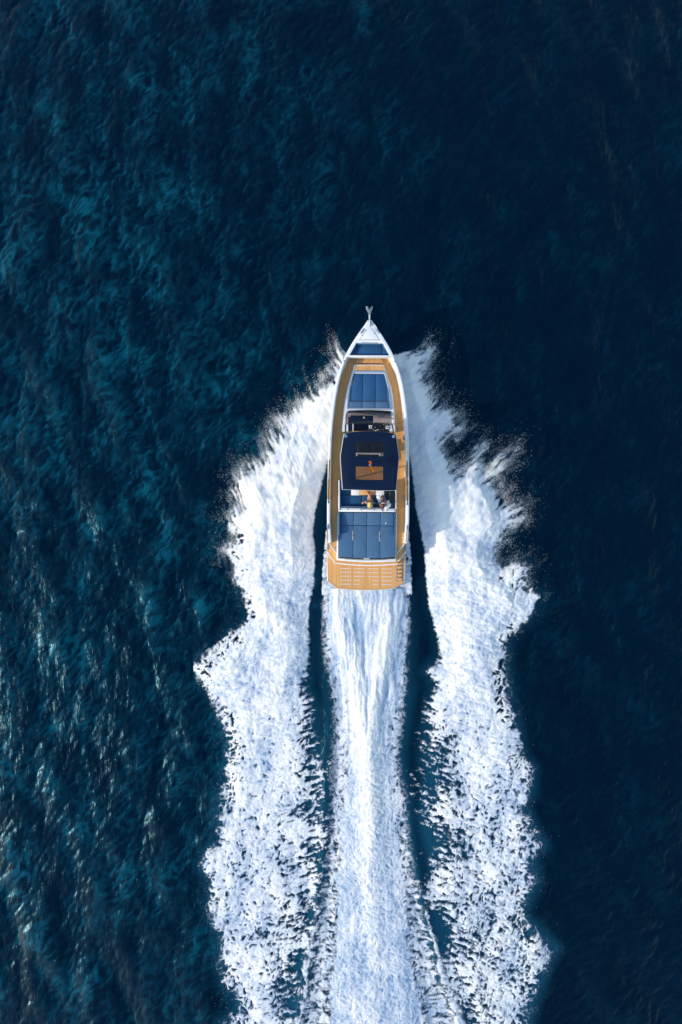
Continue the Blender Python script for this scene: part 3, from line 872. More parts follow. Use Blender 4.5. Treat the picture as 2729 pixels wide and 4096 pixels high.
# decks
def decks():
    z = Z_DECK
    ys = [1427, 1458, 1476, 1504, 1541, 1586, 1630, 1690, 1750, 1800, 1900, 2000, 2085, 2160]
    rt = [(HW(teak_half(p) + 1.0, z), VY(p, z)) for p in ys]
    lf = [(-a, b) for a, b in reversed(rt)]
    aft = pts(CC, [(160, 950), (275, 1132), (1265, 1138), (1390, 975)], z)
    prism('side_deck', rt + [aft[3], aft[2], aft[1], aft[0]] + lf, z - .12, z, M['teak'], boat)
    # forward step of teak
    st = prism('foredeck_step', pts(CA, [(655, 784), (937, 785), (988, 890), (598, 888)], 1.3), z, z + .13, M['teak'], boat, bevel=.01)
    strip('seam', [at(CA, 795, 790, z + .13), at(CA, 795, 886, z + .13)], .02, z + .12, z + .134, M['teak_plain'], st)
    prism('white_ledge', pts(CA, [(525, 774), (1068, 778), (1072, 786), (940, 786), (652, 784), (522, 790)], 1.5), z, 1.6, M['gelcoat'], boat, bevel=.01)
    # middle level and its white nosings
    zm = Z_MID
    mid = pts(CC, [(117, 905), (146, 955), (275, 1136), (1266, 1142), (1392, 985), (1421, 952), (1418, 1098), (1290, 1263), (1278, 1302), (1030, 1322), (790, 1328), (520, 1316), (257, 1294), (117, 1092)], zm)
    prism('aft_step', mid, zm - .35, zm, M['teak'], boat)
    strip('step_nosing', pts(CC, [(146, 948), (276, 1134)], z), .035, zm, z + .012, M['gelcoat'], boat)
    strip('step_nosing', pts(CC, [(1398, 975), (1266, 1138)], z), .035, zm, z + .012, M['gelcoat'], boat)
    strip('step_nosing', pts(CC, [(112, 1092), (254, 1294), (520, 1316), (790, 1330), (1030, 1324), (1278, 1304)], zm), .05, zm - .3, zm + .012, M['gelcoat'], boat)
    strip('step_nosing', pts(CC, [(1290, 1266), (1422, 1098)], zm), .035, zm - .3, zm + .012, M['gelcoat'], boat)
    prism('teak_border', pts(CC, [(275, 1256), (520, 1276), (770, 1288), (1030, 1284), (1262, 1272), (1262, 1280), (1030, 1292), (770, 1296), (520, 1284), (275, 1264)], zm), zm, zm + .01, M['teak_plain'], boat)
    # swim platform
    zp = Z_PLAT
    pl = pts(CC, [(120, 1096), (122, 1300), (129, 1588), (282, 1704), (500, 1724), (760, 1734), (1000, 1727), (1243, 1700), (1394, 1605), (1404, 1400), (1412, 1198), (1412, 1100), (1290, 1262), (790, 1310), (255, 1290)], zp)
    ladder_hole = pts(CC, [(1262, 1322), (1380, 1322), (1380, 1588), (1258, 1588)], zp)
    p = prism('swim_platform', pl, zp - .06, zp, M['teak'], boat, holes=[ladder_hole])
    rim = pts(CC, [(112, 1096), (114, 1300), (122, 1594), (276, 1712), (500, 1734), (760, 1744), (1000, 1737), (1248, 1709), (1402, 1610), (1412, 1400), (1419, 1198), (1418, 1098), (1288, 1262), (790, 1312), (255, 1292)], zp)
    prism('platform_rim', rim, zp - .3, zp - .05, M['gelcoat'], boat, bevel=.02)
    strip('platform_trim', pts(CC, [(130, 1580), (283, 1697), (500, 1717), (760, 1726), (1000, 1720), (1240, 1693), (1388, 1600)], zp), .05, zp, zp + .008, M['teak_plain'], p)
    strip('platform_trim', pts(CC, [(122, 1188), (172, 1192)], zp), .03, zp, zp + .012, M['gelcoat'], p)
    strip('platform_trim', pts(CC, [(1365, 1198), (1412, 1198)], zp), .03, zp, zp + .012, M['gelcoat'], p)
    for i, vy in enumerate((1377, 1440, 1505, 1571, 1636)):
        cols = [(335, 515), (560, 742), (787, 968), (1010, 1192)]
        if i >= 3: cols = [(332, 515), (558, 657), (866, 968), (1010, 1192)]
        for j, (a, b) in enumerate(cols):
            yy = vy + (a - 335) * 0.012
            prism('drain_slot', quad(CC, a, yy - 5.5, b, yy + 5.5, zp), zp - .005, zp + .006, M['slot'], p)
    for vx in (540, 775, 990):
        strip('platform_seam', pts(CC, [(vx, 1345), (vx, 1700)], zp), .018, zp - .003, zp + .004, M['teak_plain'], p)
decks()

def ladder():
    z = Z_PLAT
    L = prism('boarding_ladder', quad(CC, 1256, 1322, 1382, 1590, z), z - .09, z - .035, M['groove'], boat)
    for vx in (1267, 1376):
        tube('ladder_rail', [(*at(CC, vx, 1215 if vx > 1300 else 1325, z), z - .01), (*at(CC, vx, 1586, z), z - .01)], .022, M['fitting'], L)
    for (y0, y1) in ((1270, 1322), (1330, 1386), (1394, 1452), (1460, 1516), (1524, 1584)):
        s = prism('ladder_step', quad(CC, 1278, y0, 1366, y1, z), z - .04, z + .03, M['teak_plain'], L, bevel=.03, seg=1)
        q = quad(CC, 1294, y0 + 17, 1350, y1 - 15, z)
        prism('step_grip', q, z + .02, z + .036, M['teak'], s)
ladder()

# trunk, its teak panel and the forward sun bed
def trunk():
    z = Z_TRUNK
    ol = [(578, 925), (586, 905), (600, 899), (980, 899), (992, 906), (1002, 925), (1045, 1050), (1095, 1200), (1125, 1350), (1140, 1500), (1150, 1650), (1160, 1836), (1122, 1836), (1112, 1730), (1104, 1610), (1092, 1572), (1075, 1556), (800, 1536), (510, 1546), (486, 1560), (472, 1600), (464, 1730), (458, 1836), (410, 1836), (415, 1750), (430, 1600), (445, 1450), (470, 1320), (500, 1190), (550, 1020)]
    prism('trunk', pts(CA, ol, z), Z_DECK - .02, z, M['gelcoat'], boat, bevel=.03, seg=3)
    prism('trunk_panel', pts(CA, [(606, 913), (985, 913), (1008, 984), (578, 984)], z), z - .01, z + .012, M['teak'], boat)
    strip('panel_seam', pts(CA, [(795, 915), (795, 982)], z), .02, z, z + .016, M['teak_plain'], boat)
    zf = z + .10
    out = pts(CA, [(568, 987), (1024, 990), (1060, 1150), (1085, 1300), (1100, 1410), (1104, 1526), (476, 1517), (484, 1400), (490, 1330), (512, 1200), (540, 1085)], zf)
    inn = pts(CA, [(588, 1014), (1004, 1017), (1032, 1120), (1060, 1250), (1074, 1400), (1082, 1506), (499, 1498), (512, 1350), (530, 1200), (560, 1085)], zf)
    prism('sunbed_coaming', out, z - .01, zf, M['cushion_frame'], boat, holes=[inn], bevel=.015)
    strip('coaming_lip', pts(CA, [(590, 1018), (1001, 1021)], zf), .03, z, zf + .01, M['gelcoat'], boat)
    strip('coaming_lip', pts(CA, [(1004, 1021), (1032, 1120), (1058, 1230)], zf), .022, z, zf + .006, M['gelcoat'], boat)
    prism('sunbed_base', pts(CA, [(580, 1005), (1010, 1008), (1084, 1508), (496, 1500)], z), z - .015, z + .006, M['groove'], boat)
    q = 'sunbed_cushion'
    z1 = z + .055
    prism(q, pts(CA, [(592, 1030), (700, 1030), (700, 1404), (534, 1404), (545, 1230), (572, 1095)], z1), z, z1, M['seat_blue'], boat, bevel=.025)
    prism(q, pts(CA, [(705, 1030), (875, 1030), (875, 1406), (703, 1404)], z1), z, z1 + .01, M['seat_blue'], boat, bevel=.025)
    prism(q, pts(CA, [(881, 1030), (998, 1032), (1024, 1130), (1044, 1270), (1046, 1408), (880, 1406)], z1), z, z1, M['seat_blue'], boat, bevel=.025)
    r = 'sunbed_headrest'
    prism(r, pts(CA, [(512, 1416), (694, 1417), (694, 1498), (502, 1497)], z1), z, z1 + .03, M['cushion'], boat, bevel=.025)
    prism(r, pts(CA, [(700, 1417), (873, 1418), (873, 1502), (700, 1500)], z1), z, z1 + .03, M['cushion'], boat, bevel=.025)
    prism(r, pts(CA, [(879, 1418), (1064, 1420), (1076, 1504), (879, 1503)], z1), z, z1 + .03, M['cushion'], boat, bevel=.025)
    sb = 'sunbed_bolster'
    prism(sb, pts(CA, [(524, 1200), (540, 1200), (528, 1410), (508, 1470)], z1), z, z1 + .02, M['cushion'], boat, bevel=.012)
    prism(sb, pts(CA, [(1038, 1180), (1052, 1200), (1068, 1450), (1050, 1440)], z1), z, z1 + .02, M['cushion'], boat, bevel=.012)
trunk()

# helm: dash, companionway, console, windscreen
def helm():
    z = 1.58
    d = prism('dashboard', pts(CW, [(150, 40), (700, 30), (1370, 60), (1402, 120), (1425, 420), (1330, 420), (885, 420), (885, 150), (235, 150), (235, 195), (170, 205), (170, 420), (100, 420), (118, 120)], z), 1.3, z, M['taupe'], boat, bevel=.02)
    prism('companionway_hatch', pts(CW, [(238, 153), (882, 153), (882, 352), (742, 352), (742, 590), (174, 590), (174, 208), (238, 198)], z), 1.2, z - .05, M['navy'], boat, bevel=.01)
    strip('hatch_rail', pts(CW, [(305, 370), (305, 605)], z + .3), .035, z, z + .3, M['white_matte'], boat)
    x, y = at(CW, 618, 215, z)
    disc('hatch_handle', x, y, z - .05, z + .0, .05, M['lamp_face'], boat)
    c = prism('helm_console', pts(CW, [(750, 402), (890, 402), (890, 358), (1330, 360), (1328, 640), (750, 620)], z), Z_DECK, z + .03, M['black'], boat, bevel=.02)
    for (x0, y0, x1, y1) in ((752, 440, 846, 536), (1230, 454, 1321, 546)):
        s = prism('console_speaker', quad(CW, x0, y0, x1, y1, z), z + .02, z + .05, M['white_matte'], c, bevel=.006)
        x, y = at(CW, (x0 + x1) / 2, (y0 + y1) / 2, z)
        disc('speaker_cone', x, y, z + .04, z + .056, .038, M['groove'], s)
    for vx in (1175, 1230, 1285):
        x, y = at(CW, vx, 430, z)
        disc('gauge', x, y, z + .02, z + .045, .022, M['lamp_face'], c, 10)
    for vx, vy in ((1080, 460), (1205, 463)):
        prism('switch_panel', quad(CW, vx - 18, vy - 8, vx + 18, vy + 8, z), z + .02, z + .045, M['fitting'], c)
    # wheel
    cx, cy = at(CW, 940, 590, z + .1)
    wh = tube('steering_wheel', [(cx + .19 * math.cos(a), cy + .10 * math.sin(a), z + .13 + .16 * math.sin(a)) for a in np.linspace(0, 2 * math.pi, 24, endpoint=False)], .014, M['black'], c, closed=True)
    for a in (0.5, 2.6, 4.7):
        tube('spoke', [(cx, cy, z + .13), (cx + .19 * math.cos(a), cy + .10 * math.sin(a), z + .13 + .16 * math.sin(a))], .012, M['steel'], wh)
    x, y = at(CW, 930, 500, z)
    disc('compass', x, y, z + .02, z + .07, .03, M['lamp_face'], c, 12)
    for vx in (1080, 1155):
        x, y = at(CW, vx, 585, z)
        tube('throttle_lever', [(x, y, z), (x, y + .03, z + .14)], .014, M['steel'], c)
    prism('side_pod', pts(CW, [(112, 402), (166, 400), (168, 612), (96, 612)], z), Z_DECK, z, M['gelcoat'], boat, bevel=.02)
    prism('side_pod', pts(CW, [(1332, 412), (1412, 412), (1452, 612), (1326, 606)], z), Z_DECK, z, M['gelcoat'], boat, bevel=.02)
    # windscreen: raked glass from the trunk up towards the hardtop
    base = [(118, 130), (130, 70), (165, 38), (420, 26), (760, 18), (1080, 30), (1360, 52), (1396, 84), (1408, 140)]
    top = [(92, 420), (100, 400), (140, 392), (420, 388), (760, 386), (1080, 390), (1370, 402), (1408, 408), (1424, 430)]
    zb, zt = 1.64, 2.45
    bp = [(*at(CW, a, b, zb), zb) for a, b in base]
    tp = [(*at(CW, a, b + (0 if 0 < i < 8 else 60), zt), zt) for i, (a, b) in enumerate(top)]
    bm = bmesh.new()
    A = [bm.verts.new(p) for p in bp]; B = [bm.verts.new(p) for p in tp]
    for i in range(len(A) - 1):
        bm.faces.new((A[i], A[i + 1], B[i + 1], B[i]))
    bmesh.ops.solidify(bm, geom=bm.faces[:], thickness=.012)
    w = finish('windscreen', bm, M['glass'], boat, 40)
    prism('windscreen_band', pts(CW, [(140, 62), (162, 24), (420, 10), (760, 6), (1080, 16), (1362, 36), (1400, 80), (1370, 88), (1080, 62), (760, 50), (420, 56), (172, 74)], zb), Z_TRUNK - .03, zb + .02, M['navy_dark'], w, bevel=.006)
    tube('windscreen_trim', tp[:1] + tp[1:], .016, M['dark_steel'], w)
    for (a, b, c2, d2) in ((92, 420, 82, 655), (1424, 430, 1462, 668)):
        tube('windscreen_post', [(*at(CW, a, b, zt), zt), (*at(CW, c2, d2, 3.05), 3.05)], .03, M['dark_steel'], w)
helm()

def handrails():
    for a, b, t0, t1, x0, x1 in (((157, 912), (141, 1612), 975, 1560, 132, 180), ((1441, 932), (1441, 1640), 995, 1580, 1413, 1460)):
        zc = 1.86
        pa = at(CB, *a, zc + .1); pb = at(CB, *b, zc + .1)
        r = tube('handrail', [(pa[0], pa[1], zc), (pa[0], pa[1] - .06, zc + .12), (pb[0], pb[1] + .06, zc + .12), (pb[0], pb[1], zc)], .024, M['dark_steel'], boat)
        for (x, y) in (pa, pb):
            disc('rail_foot', x, y, zc - .02, zc + .02, .055, M['steel'], r, 12)
        d = -10 if x0 < 500 else 0
        prism('teak_inlay', pts(CB, [(x0, t0), (x1, t0), (x1 + d, t1), (x0 + d, t1)], zc), zc - .03, zc + .004, M['teak_plain'], boat)
    # cleats set into the bulwark caps, oval lights in the inner walls
    for crop, vx, vy, hh in ((CB, 173, 565, 44), (CB, 1438, 582, 44), (CC, 133, 690, 40), (CC, 1436, 705, 40)):
        zc = 1.84
        q = pts(crop, [(vx - 9, vy + hh), (vx + 9, vy + hh), (vx + 9, vy - hh), (vx - 9, vy - hh)], zc)
        c = prism('cleat', q, zc, zc + .045, M['fitting'], boat, bevel=.008)
        prism('cleat_bar', pts(crop, [(vx - 2, vy + hh - 8), (vx + 3, vy + hh - 8), (vx + 3, vy - hh + 8), (vx - 2, vy - hh + 8)], zc), zc + .04, zc + .06, M['steel'], c)
    for vx, vy in ((130, 1018), (1407, 1045)):
        q = pts(CC, [(vx - 9, vy + 44), (vx + 9, vy + 44), (vx + 9, vy - 44), (vx - 9, vy - 44)], Z_MID)
        prism('cleat', q, Z_MID, Z_MID + .05, M['fitting'], boat, bevel=.008)
    for vx, vy, zc in ((1390, 535, 1.55), (1394, 1525, 1.5), (207, 522, 1.5), (178, 1505, 1.5)):
        x, y = at(CB, vx, vy, zc)
        disc('courtesy_light', x, y, zc - .04, zc + .04, .12, M['fitting'], boat, 16, sx=.4)
    for vx, vy in ((262, 1034), (1277, 1050)):
        x, y = at(CC, vx, vy, Z_DECK)
        disc('deck_filler', x, y, Z_DECK, Z_DECK + .015, .04, M['fitting'], boat)
    # teak caps at the after ends of the bulwarks
    prism('teak_inlay', pts(CC, [(112, 740), (134, 735), (134, 930), (113, 905)], 1.82), 1.78, 1.836, M['teak_plain'], boat)
    prism('teak_inlay', pts(CC, [(1424, 755), (1446, 745), (1428, 945), (1410, 945)], 1.82), 1.78, 1.836, M['teak_plain'], boat)
handrails()

# cockpit: U seat, table, side walls, aft ledge and sun pads
def cockpit():
    zs = 1.5
    prism('cockpit_wall', pts(CB, [(305, 1240), (329, 1240), (329, 1700), (350, 1700), (350, 1715), (302, 1715), (302, 1500), (306, 1480)], 1.78), Z_DECK, 1.78, M['gelcoat'], boat, bevel=.015)
    prism('cockpit_wall', pts(CB, [(1246, 1240), (1264, 1240), (1264, 1715), (1240, 1715), (1240, 1695), (1246, 1695)], 1.78), Z_DECK, 1.78, M['gelcoat'], boat, bevel=.015)
    c = 'seat_cushion'
    for q in ([(352, 1240), (600, 1240), (600, 1330), (352, 1330)], [(352, 1334), (600, 1334), (560, 1400), (520, 1478), (352, 1478)], [(352, 1483), (691, 1484), (691, 1664), (352, 1664)], [(697, 1484), (866, 1486), (866, 1680), (697, 1668)],
              [(871, 1486), (1080, 1486), (1080, 1684), (871, 1680)], [(1085, 1486), (1240, 1488), (1240, 1686), (1085, 1684)], [(1090, 1330), (1244, 1330), (1244, 1482), (1090, 1482)]):
        prism(c, pts(CB, q, zs), Z_DECK + .05, zs, M['seat_blue'], boat, bevel=.04, seg=3)
    b = 'seat_backrest'
    prism(b, pts(CB, [(331, 1240), (351, 1240), (351, 1480), (331, 1480)], 1.74), Z_DECK, 1.74, M['cushion'], boat, bevel=.02)
    prism(b, pts(CB, [(331, 1484), (351, 1484), (351, 1694), (331, 1694)], 1.74), Z_DECK, 1.74, M['cushion'], boat, bevel=.02)
    prism(b, pts(CB, [(353, 1668), (692, 1670), (692, 1698), (353, 1697)], 1.74), Z_DECK, 1.74, M['cushion'], boat, bevel=.02)
    prism(b, pts(CB, [(697, 1672), (866, 1676), (866, 1704), (697, 1700)], 1.74), Z_DECK, 1.75, M['cushion'], boat, bevel=.02)
    prism(b, pts(CB, [(870, 1682), (1238, 1686), (1238, 1706), (870, 1704)], 1.74), Z_DECK, 1.72, M['cushion'], boat, bevel=.02)
    # table
    zt = 1.68
    t = prism('table', quad(CB, 660, 1310, 916, 1487, zt), zt - .04, zt, M['teak'], boat, bevel=.008)
    prism('table_leaf', quad(CB, 518, 1310, 655, 1491, zt), zt - .03, zt + .012, M['white_matte'], t, bevel=.01)
    prism('table_leaf', quad(CB, 921, 1310, 1058, 1491, zt), zt - .03, zt + .012, M['white_matte'], t, bevel=.01)
    x, y = at(CB, 788, 1400, zt)
    disc('table_leg', x, y, Z_DECK - .02, zt - .03, .05, M['steel'], t)
    # aft ledge
    zl = 1.80
    l = prism('aft_ledge', pts(CB, [(308, 1703), (1260, 1712), (1260, 1757), (1222, 1766), (342, 1762), (306, 1754)], zl), Z_DECK, zl, M['gelcoat'], boat, bevel=.02)
    strip('ledge_groove', pts(CB, [(340, 1725), (900, 1730), (1220, 1736), (1220, 1757)], zl), .014, zl - .01, zl + .004, M['groove'], l)
    strip('ledge_groove', pts(CB, [(697, 1706), (697, 1717), (866, 1719), (866, 1708)], zl), .012, zl - .01, zl + .004, M['groove'], l)
    for vx, vy in ((459, 1724), (671, 1727), (896, 1731), (1111, 1735)):
        prism('ledge_hinge', quad(CB, vx - 5, vy - 11, vx + 5, vy + 11, zl), zl, zl + .02, M['fitting'], l)
    for vx, vy in ((733, 1717), (836, 1718)):
        prism('ledge_clip', quad(CB, vx - 8, vy - 4, vx + 8, vy + 4, zl), zl, zl + .02, M['fitting'], l)
    for vx, vy in ((330, 1722), (1245, 1737)):
        x, y = at(CB, vx, vy, zl)
        disc('ledge_fitting', x, y, zl, zl + .02, .045, M['fitting'], l)
cockpit()

def sunpad():
    zb = 1.40
    prism('sunpad_base', pts(CC, [(306, 440), (302, 470), (286, 520), (282, 850), (277, 1240), (520, 1266), (770, 1276), (1030, 1274), (1258, 1264), (1262, 900), (1268, 520), (1262, 450)], zb), Z_MID - .02, zb, M['gelcoat'], boat, bevel=.03, seg=3)
    z = 1.55
    xs_t = [342, 557, 780, 1003, 1222]; xs_b = [340, 553, 776, 998, 1218]
    for i in range(4):
        g = 1.6
        prism('sunpad_backrest', pts(CC, [(xs_t[i] + g, 454 + i * 2), (xs_t[i + 1] - g, 456 + i * 2), (xs_b[i + 1] - g, 662 + i * 3), (xs_b[i] + g, 659 + i * 3)], z), zb - .01,
              lambda x, y: z + .02 + max(0, (y - VY(2100, z)) * .12), M['cushion'], boat, bevel=.03, seg=3)
    top = [(340, 664), (553, 667), (776, 670), (998, 673), (1218, 676)]
    bot = [(300, 1184), (548, 1200), (772, 1207), (995, 1206), (1250, 1188)]
    for i in range(4):
        g = 1.6
        q = [(top[i][0] + g, top[i][1]), (top[i + 1][0] - g, top[i + 1][1]), (bot[i + 1][0] - g, bot[i + 1][1]), (bot[i][0] + g, bot[i][1])]
        if i == 0: q = [(340, 664), (551, 667), (546, 1200), (300, 1184), (303, 832), (338, 826)]
        if i == 3: q = [(1000, 673), (1216, 676), (1219, 838), (1252, 842), (1250, 1188), (997, 1206)]
        prism('sunpad_cushion', pts(CC, q, z), zb - .01, z, M['cushion'], boat, bevel=.03, seg=3)
    prism('sunpad_bolster', pts(CC, [(310, 437), (337, 440), (337, 822), (306, 828)], 1.76), zb, 1.78, M['seat_blue'], boat, bevel=.02)
    prism('sunpad_bolster', pts(CC, [(1226, 452), (1256, 452), (1253, 838), (1222, 834)], 1.72), zb, 1.72, M['seat_blue'], boat, bevel=.02)
    b = prism('sunpad_end_trim', pts(CC, [(298, 1190), (548, 1206), (772, 1213), (995, 1212), (1248, 1193), (1244, 1220), (995, 1233), (772, 1235), (548, 1227), (302, 1210)], 1.5), 1.3, 1.52, M['grey'], boat, bevel=.01)
    strip('base_groove', pts(CC, [(420, 1226), (660, 1240), (880, 1242), (1110, 1234)], zb), .012, zb - .01, zb + .004, M['groove'], boat)
    # lettering
    cu = bpy.data.curves.new('lettering', 'FONT')
    cu.body = 'PARDO'; cu.align_x = 'CENTER'; cu.align_y = 'CENTER'; cu.size = 0.085; cu.extrude = .004; cu.space_character = 1.05; cu.offset = .003
    tmp = bpy.data.objects.new('lettering', cu); COL.objects.link(tmp)
    dg = bpy.context.evaluated_depsgraph_get()
    me = bpy.data.meshes.new_from_object(tmp.evaluated_get(dg))
    bpy.data.objects.remove(tmp)
    x, y = at(CC, 771, 1219.5, 1.52)
    me.materials.clear()
    o = link('lettering', me, M['white_matte'], b)
    o.location = (x, y, 1.526)
    for vx, vy in ((553, 836), (996, 843)):
        q = quad(CC, vx - 17, vy - 80, vx + 17, vy + 80, z)
        h = prism('cup_holder_strip', q, z - .02, z + .012, M['strip_grey'], boat, bevel=.006)
        for k in range(5):
            x, y = at(CC, vx + 1, vy - 62 + 31 * k, z)
            disc('cup_holder', x, y, z, z + .018, .036 if k != 2 else .043, M['black'], h, 14)
    x, y = at(CC, 1089, 628, z + .03)
    prism('cushion_tag', [(x - .015, y - .05), (x + .02, y - .05), (x + .02, y + .03), (x - .015, y + .04)], z, z + .06, M['white_matte'], boat)
sunpad()

def hardtop():
    z = 3.2
    ol = [(372, 1392), (340, 870), (341, 835), (395, 495), (402, 478), (440, 464), (530, 445), (680, 434), (820, 431), (980, 435), (1120, 450), (1210, 466), (1248, 482), (1254, 500), (1300, 825), (1305, 868), (1256, 1408), (1030, 1413), (820, 1408), (600, 1400)]
    h1 = [(592, 616), (1062, 620), (1058, 846), (590, 842)]
    h2 = [(590, 1014), (1047, 1018), (1045, 1238), (590, 1232)]
    P = lambda l: pts(CB, l, z)
    crown = lambda x, y: z + .05 * (1 - (x / 1.8) ** 2)
    top = prism('hardtop', P(ol), z - .07, z, M['navy'], boat, holes=[P(h1), P(h2)], bevel=.025, seg=3)
    ol2 = [(a + (-7 if a < 800 else 4), b + (4 if b > 900 else 2)) for a, b in ol]
    prism('hardtop_underside', pts(CB, ol2, z - .12), z - .17, z - .075, M['gelcoat'], top, holes=[pts(CB, h1, z - .12), pts(CB, h2, z - .12)], bevel=.01)
    for h in (h1, h2):
        (a, b), (c, d) = h[0], h[2]
        fr = [(a - 9, b - 9), (c + 9, b - 9), (c + 9, d + 9), (a - 9, d + 9)]
        s = prism('sunroof_frame', P(fr), z - .02, z + .012, M['navy_dark'], top, holes=[P([(a + 3, b + 3), (c - 3, b + 3), (c - 3, d - 3), (a + 3, d - 3)])], bevel=.004)
        prism('sunroof_glass', P([(a + 3, b + 3), (c - 3, b + 3), (c - 3, d - 3), (a + 3, d - 3)]), z - .03, z - .018, M['tint_glass'], s)
    for vx, vy in ((427, 512), (1217, 520)):
        x, y = at(CB, vx, vy, z)
        disc('roof_light', x, y, z, z + .012, .075, M['fitting'], top, 20)
    for vx, vy in ((410, 488), (1230, 500)):
        x, y = at(CB, vx, vy, z)
        disc('roof_stud', x, y, z, z + .02, .02, M['steel'], top, 10)
    strip('roof_crease', P([(350, 1012), (420, 1060), (431, 1085), (445, 1385)]), .012, z, z + .006, M['fitting_dark'], top)
    strip('roof_crease', P([(1290, 1020), (1212, 1068), (1203, 1095), (1192, 1385)]), .012, z, z + .006, M['fitting_dark'], top)
    # legs
    for vx, vy, bx, by in ((430, 520, 440, 430), (1215, 525, 1210, 430), (400, 1300, 345, 1260), (1240, 1320, 1254, 1400)):
        x, y = at(CB, vx, vy, z - .15); x2, y2 = at(CB, bx, by, 1.4)
        tube('hardtop_leg', [(x2, y2, 1.2), (x, y, z - .15)], .04, M['black'], boat)
    prism('helm_floor', quad(CB, 540, 560, 1100, 990, Z_DECK), Z_DECK - .005, Z_DECK + .02, M['navy_dark'], boat)
    # helm seats under the forward sunroof
    for vx in (700, 945):
        seat = prism('helm_seat', quad(CB, vx - 85, 640, vx + 85, 760, 1.9), 1.72, 1.9, M['black'], boat, bevel=.05, seg=3)
        prism('helm_backrest', quad(CB, vx - 85, 762, vx + 85, 785, 2.2), 1.85, 2.3, M['black'], seat, bevel=.03, seg=3)
        x, y = at(CB, vx, 700, 1.7)
        disc('pedestal', x, y, Z_DECK - .01, 1.72, .09, M['black'], seat)
    bar = prism('seat_module', pts(CB, [(595, 790), (1048, 790), (1048, 842), (985, 842), (985, 808), (625, 808), (625, 840), (595, 840)], 2.0), Z_DECK, 2.0, M['white_matte'], boat, bevel=.01)
    prism('seat_locker', quad(CB, 560, 845, 1080, 985, 1.8), Z_DECK, 1.8, M['black'], boat, bevel=.02)
M['fitting_dark'] = mat('faint_crease', (0.012, 0.03, 0.07), 0.3)
hardtop()

# ------------------------------------------------------------------ flag on its staff (stands on the hardtop)
def flag():
    x, y = at(CB, 824, 988, 3.9)
    root = bpy.data.objects.new('flag', None); COL.objects.link(root)
    c, s = math.cos(BR), math.sin(BR)
    wx, wy = BO.x + x * c - y * s, BO.y + x * s + y * c
    root.location = (wx, wy, 3.205)
    tag(root, 'small red and yellow striped flag streaming from a short mast on the hardtop', 'flag')
    tube('mast', [(0, 0, 0), (0, 0, .66)], .016, M['dark_steel'], root)
    disc('mast_light', 0, 0, .66, .73, .045, M['fitting'], root)
    bm = bmesh.new()
    a0 = (-.02, .16); a1 = (.14, -.30)
    n = 14; bands = [0, .25, .75, 1.0]
    rows = []
    for i in range(n + 1):
        t = i / n
        cx = a0[0] + (a1[0] - a0[0]) * t + .018 * math.sin(t * 9); cy = a0[1] + (a1[1] - a0[1]) * t
        tilt = .09 + .03 * math.sin(t * 7 + 1)
        rows.append([bm.verts.new((cx - tilt * .55 + tilt * b * 1.3, cy + .03 * b, .62 - .2 * b + .02 * math.sin(t * 11))) for b in bands])
    for i in range(n):
        for k in range(3):
            f = bm.faces.new((rows[i][k], rows[i][k + 1], rows[i + 1][k + 1], rows[i + 1][k]))
            f.material_index = 1 if k == 1 else 0
    bmesh.ops.solidify(bm, geom=bm.faces[:], thickness=.003)
    me = bpy.data.meshes.new('cloth')
    bm.to_mesh(me); bm.free()
    me.materials.append(M['flag_red']); me.materials.append(M['flag_yellow'])
    me.polygons.foreach_set('use_smooth', [True] * len(me.polygons))
    link('cloth', me, None, root)
flag()

# ------------------------------------------------------------------ people
def skin_data(chains, sub=2):
    """chains: lists of (x, y, z, r); a chain's first point joins the nearest earlier vertex if it coincides."""
    vs, es, rs = [], [], []
    def vid(p):
        for i, q in enumerate(vs):
            if (Vector(p[:3]) - Vector(q)).length < 1e-4: return i
        vs.append(tuple(p[:3])); rs.append(p[3]); return len(vs) - 1
    for ch in chains:
        ids = [vid(p) for p in ch]
        es += [(a, b) for a, b in zip(ids[:-1], ids[1:]) if a != b]
    me = bpy.data.meshes.new('tmp')
    me.from_pydata(vs, es, [])
    o = bpy.data.objects.new('tmp', me); COL.objects.link(o)
    sk = o.modifiers.new('skin', 'SKIN')
    sk.use_smooth_shade = True
    if not me.skin_vertices: me.skin_vertices.new()
    for i, v in enumerate(me.skin_vertices[0].data):
        v.radius = (rs[i], rs[i]); v.use_root = (i == 0)
    ss = o.modifiers.new('sub', 'SUBSURF'); ss.levels = sub; ss.render_levels = sub
    dg = bpy.context.evaluated_depsgraph_get()
    r = bpy.data.meshes.new_from_object(o.evaluated_get(dg))
    bpy.data.objects.remove(o)
    r.polygons.foreach_set('use_smooth', [True] * len(r.polygons))
    return r

def join_meshes(name, meshes):
    bm = bmesh.new()
    for m in meshes: bm.from_mesh(m)
    me = bpy.data.meshes.new(name)
    bm.to_mesh(me); bm.free()
    me.polygons.foreach_set('use_smooth', [True] * len(me.polygons))
    return me

def hand(w, d, side):
    """Palm and five bent fingers from wrist w along direction d."""
    w = Vector(w); d = Vector(d).normalized()
    up = Vector((0, 0, 1)); lat = d.cross(up)
    if lat.length < .2: lat = Vector((1, 0, 0))
    lat.normalize()
    pal = w + d * .075
    ch = [[(*w, .026), (*(w + d * .04), .032), (*pal, .030)]]
    for k, (o, l) in enumerate(((-.027, .062), (-.009, .075), (.009, .072), (.026, .055))):
        b = pal + lat * o
        ch.append([(*(w + d * .05 + lat * o * .7), .012), (*b, .0105), (*(b + d * l * .55 - up * .008), .009), (*(b + d * l - up * .03), .0075)])
    t = w + d * .03 + lat * side * .03
    ch.append([(*(w + d * .03), .013), (*t, .012), (*(t + d * .035 + lat * side * .012 - up * .008), .0095), (*(t + d * .06 - up * .016), .008)])
    return [skin_data([c], 1) for c in ch]

